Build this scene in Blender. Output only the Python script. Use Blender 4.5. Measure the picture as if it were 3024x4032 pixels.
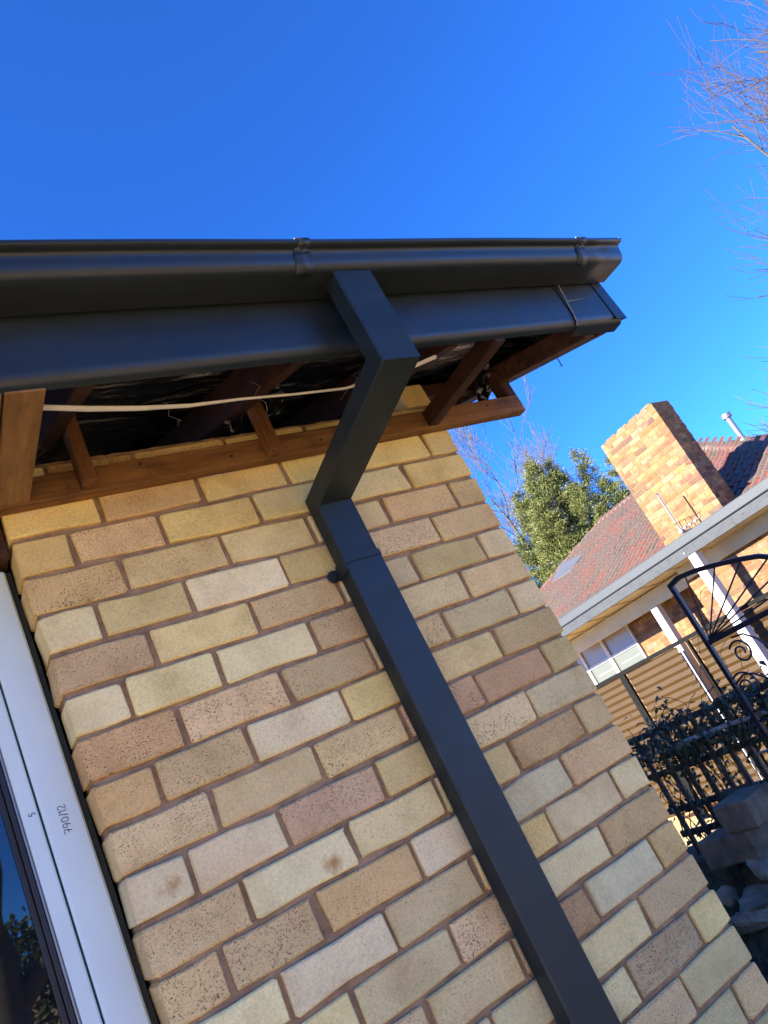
import bpy, bmesh, math, random
from mathutils import Vector, Matrix, noise

# ------------------------------------------------------------------ scene, camera, world, sun
scene = bpy.context.scene
for o in list(bpy.data.objects):
    bpy.data.objects.remove(o, do_unlink=True)
COL = scene.collection
H = 2.33          # the working frame has z = 0 at a brick bed joint; everything is lifted by H at the end (ground = 0)

CAM_R = ((0.7936998, -0.42109315, -0.43900022),      # camera right
         None,
         (0.5764774, 0.75106863, 0.32182248))        # camera forward
CAM_C = Vector((-0.28975696, -1.52468284, -0.78524359))
FPX = 3041.16
_r = Vector(CAM_R[0]).normalized()
_f = Vector(CAM_R[2]); _f = (_f - _r * _f.dot(_r)).normalized()
_u = _r.cross(_f)
cam_data = bpy.data.cameras.new('camera')
cam = bpy.data.objects.new('camera', cam_data)
COL.objects.link(cam)
cam_data.sensor_fit = 'VERTICAL'
cam_data.sensor_height = 24.0
cam_data.lens = FPX / 4032 * 24.0
cam_data.clip_start = 0.02
cam_data.clip_end = 3000
mw = Matrix.Identity(4)
for i in range(3):
    mw[i][0] = _r[i]; mw[i][1] = _u[i]; mw[i][2] = -_f[i]; mw[i][3] = CAM_C[i]
cam.matrix_world = mw
scene.camera = cam

SUN_TO = Vector((-1.0, 0.22, 0.45)).normalized()
SUN_EL = math.asin(SUN_TO.z)
SUN_ROT = math.atan2(SUN_TO.x, SUN_TO.y)
world = bpy.data.worlds.new('World')
scene.world = world
world.use_nodes = True
wn = world.node_tree
bg = wn.nodes['Background']
sky = wn.nodes.new('ShaderNodeTexSky')
sky.sky_type = 'NISHITA'
sky.sun_disc = False
sky.sun_elevation = SUN_EL
sky.sun_rotation = SUN_ROT
sky.air_density = 0.5
sky.dust_density = 0.0
sky.ozone_density = 3.0
tint = wn.nodes.new('ShaderNodeMix'); tint.data_type = 'RGBA'; tint.blend_type = 'MULTIPLY'
tint.inputs[0].default_value = 1.0
tint.inputs[7].default_value = (0.24, 0.71, 1.40, 1)
wn.links.new(sky.outputs[0], tint.inputs[6])
wn.links.new(tint.outputs[2], bg.inputs[0])
bg.inputs[1].default_value = 0.05
sun_data = bpy.data.lights.new('sun', 'SUN')
sun_data.energy = 2.4
sun_data.angle = math.radians(0.53)
sun_data.color = (1.0, 0.93, 0.82)
sun = bpy.data.objects.new('sun', sun_data)
COL.objects.link(sun)
sun.rotation_euler = SUN_TO.to_track_quat('Z', 'Y').to_euler()
sun.location = (-8, 3, 9)
scene.view_settings.view_transform = 'Standard'
scene.view_settings.look = 'None'
scene.view_settings.gamma = 1.0
scene.view_settings.exposure = 3.12
scene.render.engine = 'CYCLES'

# ------------------------------------------------------------------ helpers
def ray(u, v):
    return (_r * ((u - 1512) / FPX) - _u * ((v - 2016) / FPX) + _f).normalized()
def on(u, v, ax, c):
    """photo pixel (3024 x 4032) -> point on the plane coordinate[ax] = c"""
    w = ray(u, v)
    return CAM_C + w * ((c - CAM_C[ax]) / w[ax])
def pr(p):
    d = Vector(p) - CAM_C
    z = d.dot(_f)
    return (1512 + FPX * d.dot(_r) / z, 2016 - FPX * d.dot(_u) / z, z)
def in_frame(p, m=60):
    u, v, z = pr(p)
    return z > 0 and -m < u < 3024 + m and -m < v < 4032 + m

def put(o, parent=None):
    COL.objects.link(o)
    if parent is not None:
        o.parent = parent
    return o
def wloc(o):
    p = Vector((0, 0, 0))
    while o is not None:
        p += o.location; o = o.parent
    return p
def tag(o, label=None, cat=None, group=None, kind=None):
    if label: o['label'] = label
    if cat: o['category'] = cat
    if group: o['group'] = group
    if kind: o['kind'] = kind
    return o
def thing(name, loc, label, cat, group=None):
    o = bpy.data.objects.new(name, None)
    o.empty_display_size = 0.1
    o.location = loc
    put(o)
    return tag(o, label, cat, group)

class MB:
    def __init__(s):
        s.v = []; s.f = []
    def add(s, vs, fs):
        n = len(s.v)
        s.v += [tuple(p) for p in vs]
        s.f += [tuple(i + n for i in q) for q in fs]
        return s
    def box(s, a, b):
        x0, y0, z0 = a; x1, y1, z1 = b
        return s.add([(x0,y0,z0),(x1,y0,z0),(x1,y1,z0),(x0,y1,z0),(x0,y0,z1),(x1,y0,z1),(x1,y1,z1),(x0,y1,z1)],
                     [(0,3,2,1),(4,5,6,7),(0,1,5,4),(1,2,6,5),(2,3,7,6),(3,0,4,7)])
    def beam(s, p, q, w, h, up=(0,0,1)):
        p = Vector(p); q = Vector(q); d = (q - p).normalized()
        sd = d.cross(Vector(up)).normalized(); u = sd.cross(d)
        vs = []
        for c in (p, q):
            for a, b in ((-1,-1),(1,-1),(1,1),(-1,1)):
                vs.append(c + sd * (a * w / 2) + u * (b * h / 2))
        return s.add(vs, [(3,2,1,0),(4,5,6,7),(0,1,5,4),(1,2,6,5),(2,3,7,6),(3,0,4,7)])
    def sweepx(s, prof, x0, x1, segs=1, dz=None, closed=False, caps=False):
        """profile of (y, z) swept along x"""
        n = len(prof); vs = []; fs = []
        for i in range(segs + 1):
            x = x0 + (x1 - x0) * i / segs
            k = dz(x) if dz else 0
            vs += [(x, y, z + k) for y, z in prof]
        m = n if closed else n - 1
        for i in range(segs):
            for j in range(m):
                a = i * n + j; b = i * n + (j + 1) % n
                fs.append((a, b, b + n, a + n))
        if caps:
            fs.append(tuple(range(n - 1, -1, -1)))
            fs.append(tuple(range(segs * n, segs * n + n)))
        return s.add(vs, fs)
    def tube(s, path, rad, sides=6, caps=True):
        path = [Vector(p) for p in path]
        n = len(path)
        rads = rad if isinstance(rad, (list, tuple)) else [rad] * n
        vs = []; fs = []
        ref = None
        for i, p in enumerate(path):
            d = (path[min(i + 1, n - 1)] - path[max(i - 1, 0)])
            if d.length < 1e-9: d = Vector((0, 0, 1))
            d.normalize()
            if ref is None:
                ref = d.cross(Vector((0.31, 0.55, 0.78)))
                if ref.length < 0.05: ref = d.cross(Vector((1, 0, 0)))
            a = (ref - d * ref.dot(d)).normalized(); ref = a
            b = d.cross(a)
            for k in range(sides):
                t = 2 * math.pi * k / sides
                vs.append(p + (a * math.cos(t) + b * math.sin(t)) * rads[i])
        for i in range(n - 1):
            for k in range(sides):
                k2 = (k + 1) % sides
                fs.append((i*sides+k, i*sides+k2, (i+1)*sides+k2, (i+1)*sides+k))
        if caps:
            fs.append(tuple(range(sides - 1, -1, -1)))
            fs.append(tuple(range((n-1)*sides, n*sides)))
        return s.add(vs, fs)
    def mesh(s, name, c=(0,0,0), bevel=0, smooth=False, fixn=False):
        me = bpy.data.meshes.new(name)
        me.from_pydata([(p[0]-c[0], p[1]-c[1], p[2]-c[2]) for p in s.v], [], s.f)
        if bevel or fixn:
            bm = bmesh.new(); bm.from_mesh(me)
            if fixn: bmesh.ops.recalc_face_normals(bm, faces=bm.faces)
            if bevel:
                bmesh.ops.bevel(bm, geom=list(bm.edges), offset=bevel, segments=1, affect='EDGES', clamp_overlap=True)
            bm.to_mesh(me); bm.free()
        if smooth:
            for p in me.polygons: p.use_smooth = True
        me.update()
        return me
    def build(s, name, mat, parent=None, bevel=0, smooth=False, kind=None, fixn=False, autosmooth=None):
        lo = [min(p[i] for p in s.v) for i in range(3)]
        hi = [max(p[i] for p in s.v) for i in range(3)]
        c = Vector([(a + b) / 2 for a, b in zip(lo, hi)])
        c.z = lo[2] if parent is None else c.z
        me = s.mesh(name, c, bevel, smooth or autosmooth is not None, fixn)
        me.materials.append(mat)
        o = bpy.data.objects.new(name, me)
        put(o, parent)
        o.location = c - (wloc(parent) if parent is not None else Vector((0, 0, 0)))
        if autosmooth is not None:
            try: me.set_sharp_from_angle(angle=math.radians(autosmooth))
            except Exception: pass
        if kind: o['kind'] = kind
        return o

def lin(r, g, b):
    f = lambda c: (c/255/12.92 if c/255 <= 0.04045 else ((c/255+0.055)/1.055)**2.4)
    return (f(r), f(g), f(b))

# ------------------------------------------------------------------ materials
def new_mat(name):
    m = bpy.data.materials.new(name); m.use_nodes = True
    nt = m.node_tree
    b = nt.nodes['Principled BSDF']
    return m, nt, b
def nd(nt, typ, **kw):
    n = nt.nodes.new(typ)
    for k, v in kw.items():
        if k.startswith('i_'):
            n.inputs[k[2:].replace('_', ' ')].default_value = v
        else:
            setattr(n, k, v)
    return n
def mixc(nt, fac, a, b, mode='MIX'):
    n = nt.nodes.new('ShaderNodeMix'); n.data_type = 'RGBA'; n.blend_type = mode
    for sock, val in ((0, fac), (6, a), (7, b)):
        if hasattr(val, 'node'): nt.links.new(val, n.inputs[sock])
        elif sock == 0: n.inputs[0].default_value = val
        else: n.inputs[sock].default_value = (*val[:3], 1)
    return n.outputs[2]
def ramp(nt, src, stops):
    n = nt.nodes.new('ShaderNodeValToRGB')
    e = n.color_ramp.elements
    while len(e) < len(stops): e.new(0.5)
    for el, (p, c) in zip(e, stops):
        el.position = p
        el.color = (c, c, c, 1) if isinstance(c, (int, float)) else (*c[:3], 1)
    nt.links.new(src, n.inputs[0])
    return n.outputs[0]
def noise_n(nt, vec, scale, detail=4, rough=0.55):
    n = nt.nodes.new('ShaderNodeTexNoise')
    n.inputs['Scale'].default_value = scale
    n.inputs['Detail'].default_value = detail
    n.inputs['Roughness'].default_value = rough
    if vec is not None: nt.links.new(vec, n.inputs['Vector'])
    return n.outputs['Fac']
def math_n(nt, op, a, b=None):
    n = nt.nodes.new('ShaderNodeMath'); n.operation = op
    for i, val in enumerate((a, b)):
        if val is None: continue
        if hasattr(val, 'node'): nt.links.new(val, n.inputs[i])
        else: n.inputs[i].default_value = val
    return n.outputs[0]
def bump(nt, b, h, strength, dist):
    n = nt.nodes.new('ShaderNodeBump')
    n.inputs['Strength'].default_value = strength
    n.inputs['Distance'].default_value = dist
    nt.links.new(h, n.inputs['Height'])
    nt.links.new(n.outputs[0], b.inputs['Normal'])
def objvec(nt, scale=(1,1,1), rnd=True):
    tc = nt.nodes.new('ShaderNodeTexCoord')
    mp = nt.nodes.new('ShaderNodeMapping')
    mp.inputs['Scale'].default_value = scale
    nt.links.new(tc.outputs['Object'], mp.inputs['Vector'])
    if rnd:
        oi = nt.nodes.new('ShaderNodeObjectInfo')
        v = nt.nodes.new('ShaderNodeVectorMath'); v.operation = 'SCALE'
        v.inputs[0].default_value = (37.0, 23.0, 11.0)
        nt.links.new(oi.outputs['Random'], v.inputs['Scale'])
        nt.links.new(v.outputs[0], mp.inputs['Location'])
    return mp.outputs[0]
def setc(b, c): b.inputs['Base Color'].default_value = (*c[:3], 1)

def mat_plain(name, col, rough=0.6, spec=0.5, var=0.15, scale=12, bmp=0.1, bscale=60, bdist=0.002, metallic=0.0):
    m, nt, b = new_mat(name)
    v = objvec(nt)
    n = noise_n(nt, v, scale, 5)
    f = ramp(nt, n, [(0.3, 1 - var), (0.7, 1 + var)])
    nt.links.new(mixc(nt, 1.0, col, f, 'MULTIPLY'), b.inputs['Base Color'])
    b.inputs['Roughness'].default_value = rough
    b.inputs['Specular IOR Level'].default_value = spec
    b.inputs['Metallic'].default_value = metallic
    if bmp: bump(nt, b, noise_n(nt, v, bscale, 5), bmp, bdist)
    return m

def mat_brick(name, stain=False):
    """brick: colour from the object's colour, speckle amount from its alpha"""
    m, nt, b = new_mat(name)
    v = objvec(nt)
    oi = nt.nodes.new('ShaderNodeObjectInfo')
    col = oi.outputs['Color']
    n1 = noise_n(nt, v, 9, 3)
    c = mixc(nt, 1.0, col, ramp(nt, n1, [(0.25, (0.80, 0.76, 0.70)), (0.5, (1, 1, 1)), (0.78, (1.12, 1.13, 1.15))]), 'MULTIPLY')
    n1b = noise_n(nt, v, 5.0, 2)
    c = mixc(nt, ramp(nt, n1b, [(0.52, 0.0), (0.75, 0.40)]), c, lin(214, 166, 116))
    n2 = noise_n(nt, v, 170, 3, 0.7)                               # fine grain
    c = mixc(nt, 0.8, c, ramp(nt, n2, [(0.3, 0.80), (0.55, 1.0), (0.75, 1.12)]), 'MULTIPLY')
    n3 = noise_n(nt, v, 26, 3)
    n4 = noise_n(nt, v, 320, 2, 0.5)
    spots = math_n(nt, 'MULTIPLY', ramp(nt, n4, [(0.57, 0.0), (0.66, 1.0)]), ramp(nt, n3, [(0.32, 0.25), (0.62, 1.0)]))
    spots = math_n(nt, 'MULTIPLY', spots, math_n(nt, 'MULTIPLY', oi.outputs['Alpha'], 1.15))
    c = mixc(nt, spots, c, lin(112, 80, 56))
    vo2 = nt.nodes.new('ShaderNodeTexVoronoi'); vo2.inputs['Scale'].default_value = 75
    nt.links.new(v, vo2.inputs['Vector'])
    big = ramp(nt, math_n(nt, 'ADD', vo2.outputs['Distance'], math_n(nt, 'MULTIPLY', n4, 0.12)), [(0.14, 1.0), (0.20, 0.0)])
    rnd = nt.nodes.new('ShaderNodeSeparateColor'); nt.links.new(vo2.outputs['Color'], rnd.inputs[0])
    big = math_n(nt, 'MULTIPLY', big, ramp(nt, rnd.outputs[0], [(0.70, 0.0), (0.74, 0.7)]))
    big = math_n(nt, 'MULTIPLY', big, oi.outputs['Alpha'])
    c = mixc(nt, big, c, lin(76, 56, 46))
    lt = noise_n(nt, v, 70, 4, 0.7)
    c = mixc(nt, ramp(nt, lt, [(0.66, 0.0), (0.8, 0.35)]), c, lin(225, 210, 180))
    if stain:
        tc = nt.nodes.new('ShaderNodeTexCoord')
        mp = nt.nodes.new('ShaderNodeMapping')
        mp.inputs['Location'].default_value = (-0.018, 0, 0.001) if stain == 1 else (-0.06, 0, 0.016)
        nt.links.new(tc.outputs['Object'], mp.inputs['Vector'])
        ln = nt.nodes.new('ShaderNodeVectorMath'); ln.operation = 'LENGTH'
        sc = nt.nodes.new('ShaderNodeVectorMath'); sc.operation = 'MULTIPLY'; sc.inputs[1].default_value = (1, 0.2, 1.15)
        nt.links.new(mp.outputs[0], sc.inputs[0]); nt.links.new(sc.outputs[0], ln.inputs[0])
        d = math_n(nt, 'ADD', ln.outputs['Value'], math_n(nt, 'MULTIPLY', noise_n(nt, v, 38, 5, 0.65), 0.075))
        c = mixc(nt, ramp(nt, d, [(0.038, 0.85), (0.060, 0.0)]), c, lin(172, 112, 52))
    nt.links.new(c, b.inputs['Base Color'])
    b.inputs['Roughness'].default_value = 0.85
    b.inputs['Specular IOR Level'].default_value = 0.25
    hgt = math_n(nt, 'SUBTRACT', math_n(nt, 'ADD', n2, math_n(nt, 'MULTIPLY', n3, 0.6)), math_n(nt, 'MULTIPLY', math_n(nt, 'ADD', spots, big), 0.6))
    n5 = noise_n(nt, v, 22, 5, 0.6)
    bump(nt, b, math_n(nt, 'ADD', hgt, math_n(nt, 'MULTIPLY', n5, 1.6)), 0.9, 0.0022)
    return m

def mat_wood(name, col, dark, axis=0, rough=0.7, scale=1.0):
    m, nt, b = new_mat(name)
    s = [9.0 * scale] * 3; s[axis] = 0.7 * scale
    v = objvec(nt, tuple(s))
    n = noise_n(nt, v, 4.0, 8, 0.65)
    n2 = noise_n(nt, v, 18.0, 4, 0.6)
    c = mixc(nt, ramp(nt, n, [(0.3, 0.0), (0.7, 1.0)]), dark, col)
    c = mixc(nt, 0.6, c, ramp(nt, n2, [(0.3, 0.7), (0.7, 1.15)]), 'MULTIPLY')
    s2 = [11.0] * 3; s2[axis] = 4.0
    vk = nt.nodes.new('ShaderNodeTexVoronoi'); vk.inputs['Scale'].default_value = 1.0
    nt.links.new(objvec(nt, tuple(s2)), vk.inputs['Vector'])
    c = mixc(nt, ramp(nt, vk.outputs['Distance'], [(0.05, 0.85), (0.17, 0.0)]), c, tuple(x * .35 for x in dark))
    st = noise_n(nt, objvec(nt, (2, 2, 2)), 6.0, 6, 0.7)
    c = mixc(nt, ramp(nt, st, [(0.52, 0.0), (0.7, 0.6)]), c, tuple(x * .5 for x in dark))
    nt.links.new(c, b.inputs['Base Color'])
    b.inputs['Roughness'].default_value = rough
    b.inputs['Specular IOR Level'].default_value = 0.3
    bump(nt, b, n2, 0.5, 0.003)
    return m

def mat_steel(name, col, rough=0.42, spec=0.5, dirt=0.4):
    """painted sheet steel: even coat with faint waviness, dust and tiny specks"""
    m, nt, b = new_mat(name)
    v = objvec(nt, rnd=False)
    vs = objvec(nt, (1.2, 9, 9), rnd=False)
    n = noise_n(nt, vs, 3.0, 5)
    c = mixc(nt, ramp(nt, n, [(0.35, 0.0), (0.8, dirt)]), col, tuple(min(1, x * 2.1 + 0.006) for x in col))
    vo = nt.nodes.new('ShaderNodeTexVoronoi'); vo.inputs['Scale'].default_value = 34
    nt.links.new(v, vo.inputs['Vector'])
    rn = nt.nodes.new('ShaderNodeSeparateColor'); nt.links.new(vo.outputs['Color'], rn.inputs[0])
    speck = math_n(nt, 'MULTIPLY', ramp(nt, vo.outputs['Distance'], [(0.035, 1.0), (0.06, 0.0)]), ramp(nt, rn.outputs[1], [(0.90, 0.0), (0.92, 0.5)]))
    c = mixc(nt, speck, c, (0.2, 0.19, 0.16))
    nt.links.new(c, b.inputs['Base Color'])
    rr = ramp(nt, noise_n(nt, v, 14, 4), [(0.3, rough - 0.06), (0.7, rough + 0.10)])
    nt.links.new(rr, b.inputs['Roughness'])
    b.inputs['Specular IOR Level'].default_value = spec
    bump(nt, b, noise_n(nt, v, 5, 2), 0.12, 0.006)
    return m

M = {}
M['brick'] = mat_brick('brick')
M['brick_stain'] = mat_brick('brick_stain', 1)
M['brick_stain_b'] = mat_brick('brick_stain_b', 2)
M['mortar'] = mat_plain('mortar', lin(156, 128, 98), 0.95, 0.1, 0.30, 22, 1.0, 230, 0.004)
M['mortar_pale'] = mat_plain('mortar_pale', lin(140, 112, 82), 0.95, 0.1, 0.2, 20, 0.4, 90, 0.003)
M['steel'] = mat_steel('dark_painted_steel', (0.011, 0.015, 0.0155), 0.38, 0.48)
M['steel_pipe'] = mat_steel('dark_painted_pipe', (0.011, 0.017, 0.0165), 0.46, 0.40, 0.35)
M['sealant'] = mat_plain('grey_sealant', (0.20, 0.20, 0.18), 0.8)
M['silver'] = mat_plain('galvanised', (0.28, 0.29, 0.30), 0.45, 0.5, 0.1, 20, 0.05, metallic=0.7)
M['wood'] = mat_wood('aged_pine', lin(146, 102, 56), lin(86, 58, 31), 0)
M['wood_y'] = mat_wood('aged_pine_attic_shade', lin(66, 35, 20), lin(36, 19, 11), 1)  # same pine darkened: the attic shade is put into the colour
M['wood_board'] = mat_wood('aged_pine_board', lin(154, 116, 70), lin(106, 76, 44), 1)
M['wood_z'] = mat_wood('aged_pine_upright', lin(128, 84, 46), lin(76, 48, 26), 2)
M['wood_dark'] = mat_wood('weathered_dark_timber', lin(92, 58, 42), lin(40, 26, 20), 0)
M['wood_grey'] = mat_wood('weathered_grey_slat', lin(140, 122, 102), lin(76, 66, 56), 2)
M['wood_grey_y'] = mat_wood('weathered_grey_rail', lin(120, 115, 112), lin(62, 58, 56), 1)
M['foil'] = None
M['cable'] = mat_plain('white_cable', lin(222, 218, 204), 0.5, 0.4, 0.1, 20, 0)
M['white_alu'] = mat_plain('white_powdercoat', (0.60, 0.72, 0.69), 0.35, 0.5, 0.04, 6, 0.05, 6, 0.002)
M['black_rubber'] = mat_plain('black_rubber', (0.012, 0.013, 0.016), 0.5)
M['green_dark'] = mat_plain('dark_gap_strip', (0.018, 0.03, 0.03), 0.6)
M['ink'] = mat_plain('black_marker_ink', (0.02, 0.02, 0.03), 0.6, bmp=0)
M['plaster'] = mat_plain('plaster_lining', (0.55, 0.53, 0.5), 0.9)
M['insulation'] = mat_plain('brown_insulation', (0.14, 0.085, 0.05), 0.95, 0.1, 0.4, 20, 0.8, 70, 0.02)
M['paint_streak'] = mat_plain('white_paint_smear', (0.66, 0.62, 0.54), 0.8, bmp=0)
M['tile_own'] = mat_plain('terracotta_underside', lin(150, 84, 62), 0.85, 0.2, 0.3, 15)
M['grey_paint'] = mat_wood('grey_painted_timber', lin(70, 73, 76), lin(60, 63, 66), 1, 0.6)
M['grey_metal'] = mat_plain('grey_metal_capping', lin(66, 71, 74), 0.55, 0.4, 0.06, 6, 0.05)
M['cream'] = mat_plain('cream_paint', lin(206, 188, 144), 0.6, 0.3, 0.08, 5, 0.08)
M['white_paint'] = mat_plain('white_painted_post', (0.62, 0.61, 0.58), 0.6, 0.3, 0.06, 5, 0.08)
M['iron_dark'] = mat_plain('dark_frame', (0.005, 0.0045, 0.004), 0.7, 0.15, 0.2, 8, 0.05)
M['iron'] = mat_plain('black_wrought_iron', (0.014, 0.016, 0.022), 0.42, 0.5, 0.25, 30, 0.2, 90, 0.001)
M['ochre'] = mat_plain('ochre_corrugated', (0.048, 0.0245, 0.0040), 0.6, 0.3, 0.08, 3, 0.03)
M['concrete'] = mat_plain('grey_concrete_block', lin(140, 124, 102), 0.95, 0.1, 0.35, 12, 1.0, 120, 0.006)
M['stone'] = mat_plain('field_stone', lin(168, 154, 130), 0.95, 0.1, 0.45, 9, 1.0, 55, 0.02)
M['stone_dark'] = mat_plain('mossy_stone', lin(96, 88, 70), 0.95, 0.1, 0.5, 9, 1.0, 55, 0.02)
M['pvc'] = mat_plain('white_pvc_pole', (0.55, 0.54, 0.52), 0.5, 0.4, 0.3, 14, 0.1)
M['bark_pale'] = mat_plain('pale_bark', lin(86, 76, 64), 0.9, 0.15, 0.3, 8, 0.4, 60, 0.004)
M['bark'] = mat_plain('grey_brown_bark', lin(100, 92, 76), 0.9, 0.15, 0.3, 6, 0.6, 25, 0.01)
M['stem'] = mat_plain('vine_stem', lin(92, 66, 56), 0.85, 0.2, 0.3, 20, 0.3)

# foil: crumpled reflective sarking, its glints painted as pale patches on black
m, nt, b = new_mat('crumpled_foil')
v = objvec(nt, (1.4, 9, 9), rnd=False)
n = noise_n(nt, v, 3.2, 6, 0.7)
nt.links.new(mixc(nt, ramp(nt, n, [(0.53, 0.0), (0.66, 1.0)]), (0.015, 0.015, 0.018), (0.8, 0.78, 0.70)), b.inputs['Base Color'])
b.inputs['Metallic'].default_value = 0.85
b.inputs['Roughness'].default_value = 0.22
bump(nt, b, n, 1.0, 0.03)
M['foil'] = m
# glass
m, nt, b = new_mat('window_glass')
setc(b, (0.006, 0.008, 0.010)); b.inputs['Roughness'].default_value = 0.015
b.inputs['IOR'].default_value = 1.55; b.inputs['Specular IOR Level'].default_value = 0.7
vv = objvec(nt, rnd=False); bump(nt, b, noise_n(nt, vv, 2.0, 2), 0.04, 0.01)
M['glass'] = m
m, nt, b = new_mat('obscured_glass')
setc(b, lin(150, 146, 142)); b.inputs['Roughness'].default_value = 0.25
vv = objvec(nt); bump(nt, b, noise_n(nt, vv, 80, 2), 0.2, 0.002)
M['glass_pale'] = m
m, nt, b = new_mat('skylight_sheet')
setc(b, (.10, .105, .11)); b.inputs['Roughness'].default_value = 0.3
M['skylight'] = m
m, nt, b = new_mat('frosted_louvre')
setc(b, lin(96, 100, 90)); b.inputs['Roughness'].default_value = 0.3
M['louvre'] = m
# roof tile, colour per tile
m, nt, b = new_mat('clay_tile')
oi = nt.nodes.new('ShaderNodeObjectInfo')
vv = objvec(nt)
c = mixc(nt, 1.0, oi.outputs['Color'], ramp(nt, noise_n(nt, vv, 9, 5), [(0.3, 0.6), (0.7, 1.3)]), 'MULTIPLY')
tcx = nt.nodes.new('ShaderNodeTexCoord'); sx = nt.nodes.new('ShaderNodeSeparateXYZ'); nt.links.new(tcx.outputs['Object'], sx.inputs[0])
cr = math_n(nt, 'COSINE', math_n(nt, 'MULTIPLY', sx.outputs['Y'], 2 * math.pi * 2 / .306))
cr = math_n(nt, 'ADD', math_n(nt, 'MULTIPLY', cr, -.34), math_n(nt, 'MULTIPLY', noise_n(nt, vv, 7, 5, 0.7), 1.1))
c = mixc(nt, ramp(nt, cr, [(0.36, 0.0), (0.66, 0.95)]), c, lin(104, 88, 76))
nt.links.new(c, b.inputs['Base Color']); b.inputs['Roughness'].default_value = 0.75
bump(nt, b, noise_n(nt, vv, 60, 4), 0.3, 0.004)
M['tile'] = m
m, nt, b = new_mat('clay_tile_far')
vv = objvec(nt, rnd=False)
w_ = nt.nodes.new('ShaderNodeTexWave'); w_.bands_direction = 'Y'; w_.inputs['Scale'].default_value = 1.05
nt.links.new(vv, w_.inputs['Vector'])
c = mixc(nt, ramp(nt, noise_n(nt, vv, 6, 6), [(0.35, 0.0), (0.65, 1.0)]), lin(128, 66, 52), lin(112, 92, 78))
nt.links.new(c, b.inputs['Base Color']); b.inputs['Roughness'].default_value = 0.8
bump(nt, b, w_.outputs['Fac'], 0.8, 0.04)
M['tile_far'] = m

def mat_leaf(name, c0, c1, rough=0.45):
    m, nt, b = new_mat(name)
    g = nt.nodes.new('ShaderNodeNewGeometry')
    c = mixc(nt, ramp(nt, g.outputs['Random Per Island'], [(0.0, 0.0), (1.0, 1.0)]), c0, c1)
    nt.links.new(c, b.inputs['Base Color'])
    b.inputs['Roughness'].default_value = rough
    return m
M['vine_leaf'] = mat_leaf('vine_leaf', lin(46, 58, 42), lin(96, 100, 64))
M['conifer'] = mat_leaf('conifer_spray', lin(74, 88, 38), lin(128, 130, 66), 0.7)
M['hedge'] = mat_leaf('hedge_leaf', lin(66, 88, 40), lin(110, 120, 64), 0.6)
M['grass_blade'] = mat_leaf('grass_blade', lin(58, 86, 38), lin(104, 122, 60), 0.6)

# ground material: pale dry paving/lawn mix
m, nt, b = new_mat('ground')
tc = nt.nodes.new('ShaderNodeTexCoord')
n = noise_n(nt, tc.outputs['Object'], 0.8, 6)
n2 = noise_n(nt, tc.outputs['Object'], 30, 5)
c = mixc(nt, ramp(nt, n, [(0.40, 0.0), (0.62, 1.0)]), lin(216, 184, 134), lin(202, 168, 116))
c = mixc(nt, 0.5, c, ramp(nt, n2, [(0.3, 0.75), (0.7, 1.15)]), 'MULTIPLY')
nt.links.new(c, b.inputs['Base Color']); b.inputs['Roughness'].default_value = 0.95
bump(nt, b, n2, 0.5, 0.02)
M['ground'] = m
m, nt, b = new_mat('soil')
tc = nt.nodes.new('ShaderNodeTexCoord')
n2 = noise_n(nt, tc.outputs['Object'], 18, 6)
nt.links.new(mixc(nt, ramp(nt, n2, [(0.4, 0.0), (0.65, 1.0)]), lin(58, 50, 40), lin(94, 88, 58)), b.inputs['Base Color'])
b.inputs['Roughness'].default_value = 1.0
bump(nt, b, n2, 1.0, 0.05)
M['soil'] = m

# ------------------------------------------------------------------ ground
GZ = -H
NZ = GZ - .72       # level of the neighbour's yard
def ground_sheet():
    mb = MB(); N = 1500
    xs = [(-N, GZ), (2.5, GZ), (4.2, NZ), (N, NZ)]
    for (a, za), (c, zc) in zip(xs, xs[1:]):
        mb.add([(a, -N, za), (c, -N, zc), (c, N, zc), (a, N, za)], [(0, 1, 2, 3)])
    o = mb.build('ground', M['ground'], None); tag(o, kind='structure')
    # raised garden bank along the side boundary, the neighbour's yard lies lower
    mb = MB(); nx, ny = 44, 110; vs = []; fs = []
    for i in range(nx + 1):
        for j in range(ny + 1):
            x = 2.30 + 2.6 * i / nx; y = -4.0 + 22.0 * j / ny
            t = max(0, min(1, (x - 2.5) / 0.8)); t = t * t * (3 - 2 * t)
            t2 = max(0, min(1, (x - 3.55) / 1.2)); t2 = t2 * t2 * (3 - 2 * t2)
            z = GZ + 0.004 + 0.50 * t - (.5 - NZ + GZ - .02) * t2 + 0.05 * t * noise.noise(Vector((x * 3.3, y * 3.3, 0)))
            vs.append((x, y, z))
    for i in range(nx):
        for j in range(ny):
            a = i * (ny + 1) + j; fs.append((a, a + ny + 1, a + ny + 2, a + 1))
    mb.add(vs, fs)
    o = mb.build('garden_bank', M['soil'], smooth=True); tag(o, kind='structure')
ground_sheet()

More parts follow.
